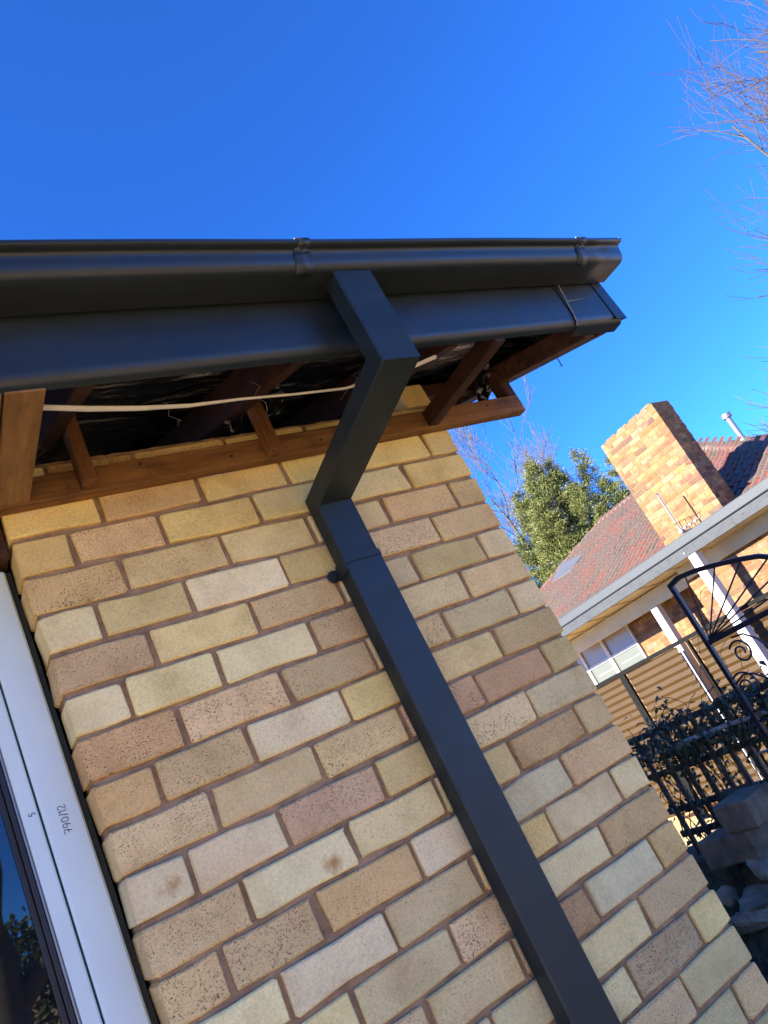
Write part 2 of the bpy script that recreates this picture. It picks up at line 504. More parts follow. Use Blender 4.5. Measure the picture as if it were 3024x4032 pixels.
# ------------------------------------------------------------------ the brick house
house = thing('brick_house', (0.6, 0, GZ), 'cream brick house in the foreground with its eave lining removed', 'house')
WX = 1.236
EVEN = [0.0, 0.191, 0.427, 0.658, 0.892, 1.130, WX]
ODD = [0.0, 0.112, 0.305, 0.541, 0.775, 1.012, WX]
PAL = {  # look of each brick: sRGB as seen, speckle
 'Y': (232,201,134,.35), 'L': (234,208,151,.30), 'C': (240,218,168,.12), 'T': (227,193,139,.8), 'B': (228,190,132,.6),
 'P': (226,191,139,.8), 'K': (225,185,141,.7), 'R': (219,174,127,.7), 'D': (211,171,120,1.0), 'O': (231,191,128,.5),
 'G': (235,211,162,.3), 'S': (235,204,147,.35), 'V': (228,200,142,.5), 'X': (218,188,141,1.0)}
ROWS = {-2:'.....Y', -1:'CDBYYB', 0:'YBYYYY', 1:'YTYLLY', 2:'TVLLBB', 3:'CSCYTB', 4:'TSPLYS', 5:'CLCTVB', 6:'DPPTVS', 7:'OPGYYB',
 8:'TLTRRY', 9:'CCKYTV', 10:'TCLYDB', 11:'PTOGGB', 12:'CGVOLL', 13:'TLLTLB', 14:'GTSDCO', 15:'LTLLLT', 16:'TLSLXY', 17:'LTLTTL',
 18:'TLTLVB', 19:'STLTSL', 20:'LTYLTB', 21:'TSLTLY', 22:'LYTLTS', 23:'TLSYTL', 24:'YTLTLT', 25:'LTSLYT', 26:'TYLTSL'}
def brick_mesh(w, h, d, rg, j=0.0024, bev=0.0035):
    c = 0.004
    o = [(-w/2+c, -h/2), (0, -h/2), (w/2-c, -h/2), (w/2, -h/2+c), (w/2, h/2-c), (w/2-c, h/2), (0, h/2), (-w/2+c, h/2), (-w/2, h/2-c), (-w/2, -h/2+c)]
    o = [(x + rg.uniform(-j, j), z + rg.uniform(-j, j)) for x, z in o]
    for _ in range(2):                     # knocked corners and nibbled edges
        if rg.random() < .45:
            q = rg.randrange(10); f = rg.uniform(.004, .007)
            x, z = o[q]; o[q] = (x - math.copysign(min(abs(x), f), x), z - math.copysign(f * .5, z))
    n = len(o)
    vs = [(x * (1 - 2*bev/w), 0 + rg.uniform(-.0006, .0006), z * (1 - 2*bev/h)) for x, z in o] + [(x, bev, z) for x, z in o] + [(x, d, z) for x, z in o]
    fs = [tuple(range(n))]
    for i in range(n):
        k = (i + 1) % n
        fs += [(i, i + n, k + n, k), (i + n, i + 2*n, k + 2*n, k + n)]
    me = bpy.data.meshes.new('brick')
    me.from_pydata(vs, [], fs)
    for i, p in enumerate(me.polygons): p.use_smooth = False
    me.update()
    return me

def front_wall():
    rg = random.Random(4)
    # mortar body, gently uneven
    mb = MB()
    nx, nz = 150, 300; z0, z1 = GZ, 0.176
    vs = []; fs = []
    for i in range(nx + 1):
        for k in range(nz + 1):
            x = 0.006 + (WX - 0.012) * i / nx; z = z0 + (z1 - z0) * k / nz
            y = 0.0090 + 0.0030 * noise.noise(Vector((x * 60, 0, z * 60))) + 0.0026 * noise.noise(Vector((x * 17, 3, z * 17)))
            vs.append((x, y, z))
    for i in range(nx):
        for k in range(nz):
            a = i * (nz + 1) + k
            fs.append((a, a + nz + 1, a + nz + 2, a + 1))
    mb.add(vs, fs)
    mb.box((0.006, 0.014, z0), (WX - 0.006, 0.105, z1))
    wall = mb.build('wall', M['mortar'], house)
    wl = wloc(wall)
    for k, codes in ROWS.items():
        ed = EVEN if k % 2 == 0 else ODD
        zb = -0.086 * k; zt = zb + 0.086
        for i, cd in enumerate(codes):
            if cd == '.': continue
            x0, x1 = ed[i], ed[i + 1]
            a = x0 + (0.0055 if i else 0.0) + rg.uniform(-.0012, .0012) * (i > 0)
            e = x1 - (0.0055 if i < len(codes) - 1 else 0.0) + rg.uniform(-.0012, .0012) * (i < len(codes) - 1)
            lo = zb + 0.005 + rg.uniform(-.0012, .0012); hi = zt - 0.005 + rg.uniform(-.0012, .0012)
            me = brick_mesh(e - a, hi - lo, 0.088 if i == 0 else 0.105, rg)
            mt = 'brick_stain' if (k, i) == (9, 0) else 'brick_stain_b' if (k, i) == (10, 1) else 'brick'
            me.materials.append(M[mt])
            o = bpy.data.objects.new('brick', me)
            put(o, wall)
            o.location = Vector(((a + e) / 2, rg.uniform(-.0028, .0022), (lo + hi) / 2)) - wl
            o.rotation_euler = (rg.uniform(-.018, .018), rg.uniform(-.006, .006), rg.uniform(-.010, .010))
            r, g, b_, s = PAL[cd]
            f = rg.uniform(0.93, 1.07)
            cl = lin(r * f, g * f * rg.uniform(.985, 1.015), b_ * f * rg.uniform(.96, 1.02))
            o.color = (cl[0] * .96, cl[1] * .985, cl[2] * .88, s)
    # white paint smears dragged across the top course
    for (u0, v0, u1, v1, wd) in ((15, 2055, 215, 1995, .004), (395, 1975, 570, 1935, .003), (660, 1905, 860, 1860, .002), (770, 1885, 950, 1855, .0035), (390, 1945, 520, 1922, .002), (1020, 1830, 1250, 1795, .002)):
        p = on(u0, v0, 1, -.0022); q = on(u1, v1, 1, -.0022)
        mb = MB(); n = 10; vs = []
        for i in range(n + 1):
            c = p.lerp(q, i / n); h = wd * rg.uniform(.2, 1) * math.sin(math.pi * (i + .3) / (n + .6))
            vs += [(c.x, c.y, c.z - h / 2), (c.x, c.y, c.z + h / 2)]
        mb.add(vs, [(2*i, 2*i+2, 2*i+3, 2*i+1) for i in range(n)])
        mb.build('paint_smear', M['paint_streak'], wall)
front_wall()

def other_walls():
    # gable end wall behind the right-hand corner and the rest of the shell
    rg = random.Random(9)
    mb = MB()
    prof = [(0.108, GZ), (8.0, GZ), (8.0, 0.33), (4.0, 1.69), (0.108, 0.366)]
    vs = [(WX - 0.008, y, z) for y, z in prof] + [(WX - 0.10, y, z) for y, z in prof]
    n = len(prof)
    fs = [tuple(range(n)), tuple(range(2*n-1, n-1, -1))] + [(i, i + n, (i+1) % n + n, (i+1) % n) for i in range(n)]
    mb.add(vs, fs)
    w = mb.build('end_wall', M['mortar'], house, fixn=True)
    bm_ = MB()
    for k in range(-17, 28):
        zb = -0.086 * k + .005; zt = zb + .076
        y = 0.112 if k % 2 else 0.23
        lim = 8.0 if zb < 0.1 else 0
        while y < lim - .25:
            bm_.box((WX - .05, y, zb), (WX + rg.uniform(-.001, .001), y + .225, zt)); y += 0.235
    o = bm_.build('brick_facing', M['mortar_pale'], w, kind='stuff')
    # left of the window, below the window, back wall
    mb = MB()
    mb.box((-6.0, 0.006, GZ), (-1.62, 0.105, 0.12))
    mb.box((-1.62, 0.006, GZ), (0.0, 0.105, -1.30))
    mb.box((-6.0, 7.9, GZ), (WX, 8.0, 0.12))
    mb.box((-6.0, 0.105, GZ), (-5.9, 7.9, 0.12))
    mb.build('rear_wall', M['mortar_pale'], house)
    mb = MB(); mb.box((-5.9, 0.13, 0.04), (WX - .11, 7.9, 0.07))
    mb.build('ceiling', M['insulation'], house)
    mb = MB(); vs = []; fs = []
    nx, ny = 60, 10
    for i in range(nx + 1):
        for j in range(ny + 1):
            x = -0.6 + 1.7 * i / nx; y = 0.13 + 0.5 * j / ny
            z = 0.08 + 0.09 * math.sin(math.pi * min(1, (j + .5) / 4)) * .6 + 0.05 * noise.noise(Vector((x * 9, y * 9, 0))) + .05
            vs.append((x, y, z))
    for i in range(nx):
        for j in range(ny):
            a = i * (ny + 1) + j; fs.append((a, a + ny + 1, a + ny + 2, a + 1))
    mb.add(vs, fs); mb.build('insulation_batt', M['insulation'], house, smooth=True)
other_walls()

# ---- eave timbers
TAN = 0.34
def rz(y): return 0.085 + TAN * (y + 0.40)       # underside of the rafters
FY = -0.420                                      # fascia face
def eave():
    rg = random.Random(2)
    mb = MB(); mb.beam((-0.02, -0.019, 0.0895), (1.548, -0.019, 0.110), .034, .061)
    mb.build('soffit_batten', M['wood'], house, bevel=.002)
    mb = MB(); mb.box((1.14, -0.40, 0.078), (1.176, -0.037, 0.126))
    mb.build('soffit_bearer', M['wood_y'], house, bevel=.002)
    for x in (0.157, 0.607):
        mb = MB(); mb.beam((x + .014, -0.058, 0.066), (x + .020, -0.054, 0.255), 0.030, 0.040, up=(0, 1, 0))
        mb.build('hanger', M['wood_z'], house, bevel=.002)
    for x in (-4.6, -3.7, -2.8, -1.9, -1.0, -0.40, 0.118, 0.565, 1.00):
        d = Vector((0, 1, TAN)).normalized(); up = Vector((0, -TAN, 1)).normalized()
        p = Vector((x + .018, FY + .028, rz(FY + .028) + .045)); q = Vector((x + .018, 4.0, rz(4.0) + .045))
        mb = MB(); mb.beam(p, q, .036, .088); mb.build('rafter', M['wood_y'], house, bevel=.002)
    for x in (.02, .30, .52, .78, .98, 1.22, 1.40):
        zz = .094 + .0136 * x + rg.uniform(-.012, .012)
        mb = MB(); mb.tube([(x, -.0362, zz), (x, -.0385, zz)], [.0034, .0028], 7); mb.build('nail', M['iron'], house)
    for i in range(7):
        x = rg.uniform(.1, 1.0); y = rg.uniform(-.3, .0); z = rz(y) + rg.uniform(-.0, .05)
        P = [Vector((x, y, z))]
        for k in range(5): P.append(P[-1] + Vector((rg.uniform(-.03, .03), rg.uniform(-.01, .02), -rg.uniform(.008, .02))))
        mb = MB(); mb.tube(P, .00022, 3); mb.build('cobweb', M['paint_streak'], house)
    # two soffit boards still in place at the left
    for x0, x1, z in ((-0.014, 0.052, 0.064), (-0.095, -0.019, 0.060)):
        mb = MB(); mb.box((x0, -0.402, z), (x1, -0.030, z + .028)); mb.build('soffit_board', M['wood_board'], house, bevel=.0015)
    mb = MB(); mb.box((-0.20, -0.402, .058), (-0.10, -0.030, .084)); mb.build('soffit_board', M['wood_board'], house, bevel=.0015)
    # batten end, stub of the gable soffit framing
    mb = MB()
    mb.beam((1.545, 0.0, 0.105), (1.535, -0.005, 0.245), .04, .05, up=(0, 1, 0)); mb.build('end_block', M['wood_dark'], house, bevel=.004)
    mb = MB(); mb.beam((1.545, -0.38, rz(-.38) + .02), (1.560, 2.6, rz(2.6) + .02), .04, .06); mb.build('gable_trimmer', M['wood_dark'], house, bevel=.003)
    mb = MB(); vs = []
    for y in (.12, 2.5):
        vs += [(1.25, y, rz(y) + .02), (1.60, y, rz(y) + .02), (1.60, y, rz(y) + .026), (1.25, y, rz(y) + .026)]
    mb.add(vs, [(0, 1, 5, 4), (1, 2, 6, 5), (2, 3, 7, 6), (3, 0, 4, 7), (3, 2, 1, 0), (4, 5, 6, 7)]); mb.build('gable_soffit_lining', M['plaster'], house, fixn=True)
    mb = MB(); mb.box((1.25, .085, rz(.1) + .005), (1.60, .119, rz(.1) + .05)); mb.build('lining_strip', M['wood_dark'], house, bevel=.002)
    # crumpled foil hanging at the gable end
    mb = MB(); pts = []
    vs = []; fs = []
    for i in range(9):
        for j in range(7):
            t = i / 8
            vs.append((1.46 + .05 * (j / 6) + .018 * noise.noise(Vector((i * .9, j * .9, 1))), -0.03 + .10 * t + .03 * noise.noise(Vector((i * .8, j * 1.1, 5))), 0.27 - .11 * t + .02 * noise.noise(Vector((i, j, 9)))))
    for i in range(8):
        for j in range(6):
            a = i * 7 + j; fs.append((a, a + 7, a + 8, a + 1))
    mb.add(vs, fs); mb.build('loose_foil', M['foil'], house)
    for cx, cy, cz, r in ((0.60, .02, .225, .035), (0.70, -.02, .25, .05)):
        mb = MB(); vs = []; fs = []
        for i in range(7):
            for j in range(9):
                th = math.pi * i / 6; ph = 2 * math.pi * j / 8
                rr = r * (0.7 + .7 * noise.noise(Vector((math.cos(ph) * 2 + cx * 9, math.sin(ph) * 2, i * .9))))
                vs.append((cx + rr * math.sin(th) * math.cos(ph), cy + rr * math.sin(th) * math.sin(ph), cz + rr * math.cos(th)))
        for i in range(6):
            for j in range(8):
                a = i * 9 + j; fs.append((a, a + 1, a + 10, a + 9))
        mb.add(vs, fs); mb.build('loose_foil', M['foil'], house)
    # sarking under the tiles, sagging between the rafters
    mb = MB(); vs = []; fs = []
    nx, ny = 150, 46
    for i in range(nx + 1):
        for j in range(ny + 1):
            x = -1.2 + 2.80 * i / nx; y = FY + .02 + (1.5) * j / ny
            z = rz(y) + 0.093 - 0.018 * abs(math.sin((x + .35) * math.pi / .45)) + 0.010 * noise.noise(Vector((x * 5, y * 22, 0))) + .005 * noise.noise(Vector((x * 17, y * 60, 3)))
            vs.append((x, y, z))
    for i in range(nx):
        for j in range(ny):
            a = i * (ny + 1) + j; fs.append((a, a + 1, a + ny + 2, a + ny + 1))
    mb.add(vs, fs); mb.build('sarking', M['foil'], house, smooth=True)
    # roof: solid deck then verge tiles stepped up the rake
    mb = MB()
    def slab(ya, za, yb, zb, t):
        mb.add([(-6.3, ya, za), (1.60, ya, za), (1.60, yb, zb), (-6.3, yb, zb), (-6.3, ya, za + t), (1.60, ya, za + t), (1.60, yb, zb + t), (-6.3, yb, zb + t)],
               [(0,3,2,1),(4,5,6,7),(0,1,5,4),(1,2,6,5),(2,3,7,6),(3,0,4,7)])
    slab(FY + .018, rz(FY + .018) + .118, 4.0, rz(4.0) + .118, .03)
    slab(8.42, rz(FY) + .118, 4.0, rz(4.0) + .118, .03)
    roof = mb.build('roof', M['tile_own'], house)
    y = FY + .02; i = 0
    while y < 4.0:
        za = rz(y) + .128; zb = rz(y + .36) + .112
        mb = MB(); vs = []
        n = 8
        for e, (yy, zz) in enumerate(((y, za), (y + .36, zb))):
            for k in range(n + 1):
                t = k / n
                w = .018 * math.sin(t * math.pi * 2)
                vs.append((1.40 + .27 * t, yy, zz + .03 + w)); 
            for k in range(n + 1):
                t = k / n
                w = .018 * math.sin(t * math.pi * 2)
                vs.append((1.40 + .27 * t, yy, zz + .012 + w))
        m2 = 2 * (n + 1); fs = []
        for k in range(n):
            fs += [(k, k+1, k+1+m2, k+m2), (n+1+k, n+1+k+m2, n+2+k+m2, n+2+k), (k, n+1+k, n+2+k, k+1), (k+m2, k+1+m2, n+2+k+m2, n+1+k+m2)]
        fs += [(n, 2*n+1, 2*n+1+m2, n+m2), (0, m2, m2+n+1, n+1)]
        mb.add(vs, fs); mb.build('verge_tile', M['tile_own'], roof, fixn=True)
        y += .32; i += 1
    mb = MB(); mb.beam((1.618, FY + .03, rz(FY + .03) + .070), (1.618, 4.0, rz(4.0) + .070), .022, .135)
    mb.build('barge_batten', M['wood_dark'], house, bevel=.002)
    p = on(2195, 1408, 0, 1.66)
    mb = MB(); mb.tube([p + Vector((0, 0, .02)), p + Vector((.004, .006, -.028))], .0018, 5); mb.tube([p + Vector((.004, .006, -.028)), p + Vector((.0042, .0062, -.030))], .004, 6)
    mb.build('nail', M['iron'], roof)
    # fascia: folded steel with a rolled lower edge
    prof = [(FY + .020, .262), (FY, .262), (FY, .092), (FY + .002, .082), (FY + .007, .073), (FY + .014, .068), (FY + .024, .066), (FY + .024, .075)]
    mb = MB(); mb.sweepx(prof, -6.2, 1.650, 40, dz=lambda x: .018 * (x - .6) + .011)
    fa = mb.build('fascia', M['steel'], house, smooth=False, autosmooth=40, fixn=False)
    # corner cap at the right end, slightly proud
    pc = [(FY - .003, .264), (FY - .003, .094), (FY - .001, .080), (FY + .005, .070), (FY + .014, .064), (FY + .045, .062)]
    mb = MB(); mb.sweepx(pc, 1.455, 1.657, 4, dz=lambda x: .018 * (x - .6) + .011); mb.build('corner_cap', M['steel'], fa, autosmooth=40)
    mb = MB()
    mb.add([(1.655, FY - .004, .290), (1.655, FY + .09, .32), (1.672, FY + .09, .14), (1.672, FY - .005, .099), (1.625, FY - .0055, .099), (1.612, FY - .0055, .290)],
           [(0, 1, 2, 3), (5, 0, 3, 4)])
    mb.build('end_plate', M['steel'], fa)
    # broken sealant joint
    def bead(pts, w, nm):
        mb = MB(); mb.tube(pts, w, 5); mb.build(nm, M['sealant'], fa)
    j = [Vector((1.478 - .024 * t + .0008 * math.sin(t * 17), FY - .0045, .250 - .135 * t)) for t in [i / 12 for i in range(13)]]
    j += [Vector((1.454, FY - .002, .104)), Vector((1.454, FY + .005, .095))]
    bead(j, [.0012 + .0012 * abs(math.sin(i * 1.7)) for i in range(len(j))], 'sealant_joint')
    bead([Vector((1.462 + .09 * t, FY - .0045, .172 + .010 * t + .001 * math.sin(t * 9))) for t in [i / 8 for i in range(9)]], [.0018 - .0014 * i / 8 for i in range(9)], 'sealant_joint')
    # timber head trim above the window
    mb = MB(); mb.box((-1.62, 0.02, -0.018), (-0.004, 0.10, 0.115)); mb.build('window_head', M['wood_dark'], house, bevel=.003)
eave()

# ---- window
def window():
    x1 = -0.002; z0, z1 = -1.29, -0.022
    win = MB(); win.box((-1.615, 0.112, z0), (x1, 0.118, z1))
    w = win.build('window', M['green_dark'], house)
    def part(nm, mat, a, b, bev=.0015, par=None):
        mb = MB(); mb.box(a, b); return mb.build(nm, M[mat], par or w, bevel=bev)
    part('reveal_strip', 'green_dark', (-0.0155, .086, z0), (-0.0015, .111, z1 - .003))  # dark green strip filling the recess gap beside the jamb
    part('frame_jamb', 'white_alu', (-0.0815, .066, z0), (-0.0160, .111, z1 - .006), .004)
    part('sash_stile', 'white_alu', (-0.1135, .069, z0), (-0.0855, .111, z1 - .010), .003)
    part('sash_bead', 'silver', (-0.1185, .078, z0), (-0.1140, .111, z1 - .03))
    part('gasket', 'black_rubber', (-0.1285, .082, z0), (-0.1190, .111, z1 - .03))
    part('gasket', 'black_rubber', (-0.1395, .090, z0), (-0.1290, .111, z1 - .03))
    part('frame_head', 'white_alu', (-1.610, .072, z1 - .045), (-0.0860, .111, z1 - .0005), .003)
    part('frame_jamb', 'white_alu', (-1.612, .068, z0), (-1.545, .111, z1 - .046), .003)
    part('mullion', 'white_alu', (-0.83, .070, z0), (-0.77, .111, z1 - .046), .003)
    part('glass', 'glass', (-0.768, .0985, z0), (-0.1400, .1045, z1 - .046), 0)
    part('glass', 'glass', (-1.543, .0985, z0), (-0.832, .1045, z1 - .046), 0)
    # marker writing on the frame: runs upward, tops to the left
    def arc(cx, cy, rx, ry, a0, a1, n=10):
        return [(cx + rx * math.cos(math.radians(a0 + (a1 - a0) * i / n)), cy + ry * math.sin(math.radians(a0 + (a1 - a0) * i / n))) for i in range(n + 1)]
    G = {'7': [[(0, 1), (.62, 1), (.30, 0)], [(.12, .45), (.58, .50)]],
         '9': [arc(.3, .70, .27, .28, 20, 380), [(.57, .75), (.50, .3), (.30, 0)]],
         '0': [arc(.32, .5, .30, .46, 90, 450)],
         '/': [[(.05, -.1), (.40, 1.1)]],
         '1': [[(.05, .75), (.25, 1), (.22, 0)]],
         '2': [arc(.30, .74, .25, .25, 160, -40, 8) + [(.02, 0), (.62, .05)]],
         '5': [[(.6, 1), (.12, .97), (.08, .55)] + arc(.28, .30, .28, .28, 110, -120, 8)]}
    def write(txt, x, z, size, y):
        mb = MB(); adv = 0
        for ch in txt:
            for st in G[ch]:
                mb.tube([(x - b_ * size, y, z + (adv + a_) * size) for a_, b_ in st], .0007, 5)
            adv += {'1': .42, '/': .48}.get(ch, .78)
        mb.build('handwriting', M['ink'], w)
    write('790/12', -0.0415, -0.572, 0.0135, .0655)
    write('5', -0.0915, -0.519, 0.010, .0685)
window()

# ------------------------------------------------------------------ gutter
def gutter():
    X0, X1 = -6.0, 1.675
    g = thing('gutter', (0.6, FY - .06, .2), 'dark grey steel roof gutter running along the eave above the brick wall', 'gutter')
    fall = lambda x: .018 * (x - .6)
    B = .216
    prof = [(FY - .004, B + .052), (FY - .004, B + .004), (FY - .008, B), (-.500, B - .0005), (-.508, B + .001), (-.514, B + .004), (-.519, B + .010), (-.522, B + .017),
            (-.5235, B + .024), (-.5245, B + .031), (-.5260, B + .038), (-.5285, B + .0425), (-.5320, B + .0445), (-.5375, B + .0440), (-.5430, B + .0450), (-.5465, B + .0480),
            (-.5475, B + .0530), (-.5450, B + .0570), (-.5400, B + .0580), (-.5340, B + .0560), (-.5320, B + .0520)]
    mb = MB(); mb.sweepx(prof, X0, X1, 60, dz=lambda x: fall(x) + .0012 * math.sin(x * 7))
    ch = mb.build('channel', M['steel'], g, autosmooth=38)
    mod = ch.modifiers.new('thickness', 'SOLIDIFY'); mod.thickness = .0012; mod.offset = 1
    # end cap
    cap = prof[1:18] + [(-.530, B + .056), (FY - .004, B + .050)]
    mb = MB(); n = len(cap)
    vs = [(X1 - .004, y, z + fall(X1)) for y, z in cap] + [(X1 + .002, y, z + fall(X1)) for y, z in cap]
    mb.add(vs, [tuple(range(n - 1, -1, -1)), tuple(range(n, 2 * n))] + [(i, (i+1) % n, (i+1) % n + n, i + n) for i in range(n)])
    mb.build('end_cap', M['steel'], g, fixn=True)
    # straps wrapped round the front
    for xs, nm in ((.600, 0), (1.500, 1)):
        off = []
        k0, k1 = 3, 19
        for i in range(k0, k1):
            y, z = prof[i]; ya, za = prof[i - 1]; yb, zb = prof[min(i + 1, len(prof) - 1)]
            t = Vector((yb - ya, zb - za)).normalized(); nrm = Vector((-t[1], t[0]))
            off.append((y - abs(nrm[0]) * .0018 if i > 3 else y, z + nrm[1] * .0016))
        mb = MB(); vs = []; n = len(off)
        for i, (y, z) in enumerate(off):
            t = i / (n - 1)
            hw = .020 if t < .5 else .020 - .010 * (t - .5) / .5
            sh = .012 * (1 - t) - .006
            for s in (-1, 1):
                x = xs - sh + s * hw + .001 * math.sin(i * 2.1 + s)
                vs.append((x, y, z + fall(x)))
        mb.add(vs, [(2*i, 2*i+1, 2*i+3, 2*i+2) for i in range(n - 1)])
        o = mb.build('bracket', M['steel'], g, autosmooth=38)
        md = o.modifiers.new('thickness', 'SOLIDIFY'); md.thickness = .0014; md.offset = 0
        yb_, zb_ = off[9]
        mb = MB(); mb.tube([(xs, yb_ + .001, zb_ + fall(xs)), (xs, yb_ - .003, zb_ + fall(xs))], .0032, 8)
        mb.build('rivet', M['steel'], o)
        yt, zt = prof[17]
        mb = MB(); mb.box((xs - .014, yt - .000, zt + .0015 + fall(xs)), (xs - .004, yt + .010, zt + .0045 + fall(xs)))
        mb.build('bracket_tip', M['silver'], o, bevel=.001)
gutter()

# ------------------------------------------------------------------ downpipe
def downpipe():
    X0, X1 = .668, .769
    W = X1 - X0
    dp = thing('downpipe', ((X0 + X1) / 2, -.03, GZ), 'dark grey rectangular downpipe cranked under the eave and running down the bricks', 'downpipe')
    xc = (X0 + X1) / 2
    def rect_sweep(path, hw, hd, nm, bev=.004):
        """path of (y,z); rectangular section, mitred bends"""
        mb = MB(); vs = []; n = len(path); cs = []
        pts = [Vector(p) for p in path]
        for i, p in enumerate(pts):
            d0 = (pts[i] - pts[i-1]).normalized() if i > 0 else (pts[1] - pts[0]).normalized()
            d1 = (pts[i+1] - pts[i]).normalized() if i < n - 1 else d0
            n0 = Vector((-d0[1], d0[0])); n1 = Vector((-d1[1], d1[0]))
            mvec = (n0 + n1); mvec = mvec / mvec.dot(n0)
            cs.append(mvec)
        # corners with small radius: profile list (x, s) where s is along the mitre normal
        r = bev
        pr_ = [(-hw + r, -hd), (hw - r, -hd), (hw, -hd + r), (hw, hd - r), (hw - r, hd), (-hw + r, hd), (-hw, hd - r), (-hw, -hd + r)]
        k = len(pr_)
        for p, mv in zip(pts, cs):
            for x, s_ in pr_:
                q = p + mv * s_
                vs.append((xc + x, q[0], q[1]))
        fs = []
        for i in range(n - 1):
            for j in range(k):
                j2 = (j + 1) % k
                fs.append((i*k+j, i*k+j2, (i+1)*k+j2, (i+1)*k+j))
        fs += [tuple(range(k)), tuple(range((n-1)*k + k - 1, (n-1)*k - 1, -1))]
        mb.add(vs, fs)
        return mb.build(nm, M['steel_pipe'], dp, fixn=True)
    hd = .0255
    yA = -.510 + hd; yB = -.0565 + hd
    zA, zB = -.004, -.077
    offs = rect_sweep([(yA, .2178), (yA, zA), (yB, zB), (yB, -.268)], W / 2, hd, 'offset_bend')
    # weld lines at the mitres
    pipe = rect_sweep([(yB, -.262), (yB, GZ + .10)], W / 2 + .0022, hd + .0015, 'pipe')
    rect_sweep([(yB, -.247), (yB, -.250), (yB, -.258), (yB, -.261)], W / 2 + .0042, hd + .0035, 'swaged_ring', .005)
    # wall clip with screw
    mb = MB(); vs = []
    n = 12; cx, cz = X0 - .018, -.268
    ring = [(cx + .016 * math.cos(2*math.pi*i/n), cz + .016 * math.sin(2*math.pi*i/n)) for i in range(n)]
    mb.add([(x, -.008, z) for x, z in ring] + [(x, -.004, z) for x, z in ring], [tuple(range(n - 1, -1, -1)), tuple(range(n, 2*n))] + [(i, (i+1) % n, (i+1) % n + n, i + n) for i in range(n)])
    mb.box((X0 - .010, -.0075, -.282), (X0 + .001, -.0045, -.254))
    mb.box((X0 - .0065, -.058, -.280), (X0 - .0028, -.0076, -.256))
    clip = mb.build('clip', M['steel_pipe'], dp, fixn=True)
    mb = MB(); mb.tube([(cx, -.0085, cz), (cx, -.0115, cz)], [.0055, .0035], 8); mb.build('screw', M['steel_pipe'], clip)
downpipe()

# ------------------------------------------------------------------ loose cable in the open eave
def cable():
    k = 1.8228
    pix = ((82, 880, .102), (190, 883, .102), (300, 882, .102), (410, 876, .102), (520, 862, .102), (640, 851, .102), (745, 839, .102), (820, 818, .102), (880, 797, .100), (940, 771, .098))
    P = [on(a * k, b_ * k, 2, z) for a, b_, z in pix]
    P = [P[0] + Vector((-.05, .01, .002))] + P + [P[-1] + Vector((.012, .012, .006))]
    mb = MB(); vs = []
    for i, p in enumerate(P):
        d = (P[min(i+1, len(P)-1)] - P[max(i-1, 0)]).normalized()
        s = d.cross(Vector((0, 0, 1))).normalized(); tw = .5 * math.sin(i * .8)
        a = (s * math.cos(tw) + Vector((0, 0, 1)) * math.sin(tw)); b_ = d.cross(a)
        for t in range(8):
            th = 2 * math.pi * t / 8
            vs.append(p + a * .0062 * math.cos(th) + b_ * .0030 * math.sin(th))
    n = len(P)
    mb.add(vs, [(i*8+j, i*8+(j+1) % 8, (i+1)*8+(j+1) % 8, (i+1)*8+j) for i in range(n-1) for j in range(8)] + [tuple(range(7, -1, -1)), tuple(range((n-1)*8, n*8))])
    o = mb.build('cable', M['cable'], smooth=True)
    tag(o, 'white flat electrical cable hanging loose across the open eave', 'cable')
cable()

# ------------------------------------------------------------------ neighbouring house
NPAL = [(226,178,112), (232,186,120), (214,164,100), (236,196,136), (206,158,104), (222,184,128), (198,152,108), (182,140,106), (228,170,104)]
def nb_color(rg):
    c = lin(*[x * rg.uniform(.94, 1.04) for x in rg.choice(NPAL)])
    k = .31 * rg.uniform(.85, 1.1)
    return (c[0] * k, c[1] * k, c[2] * k * 1.18, rg.uniform(.1, .5))

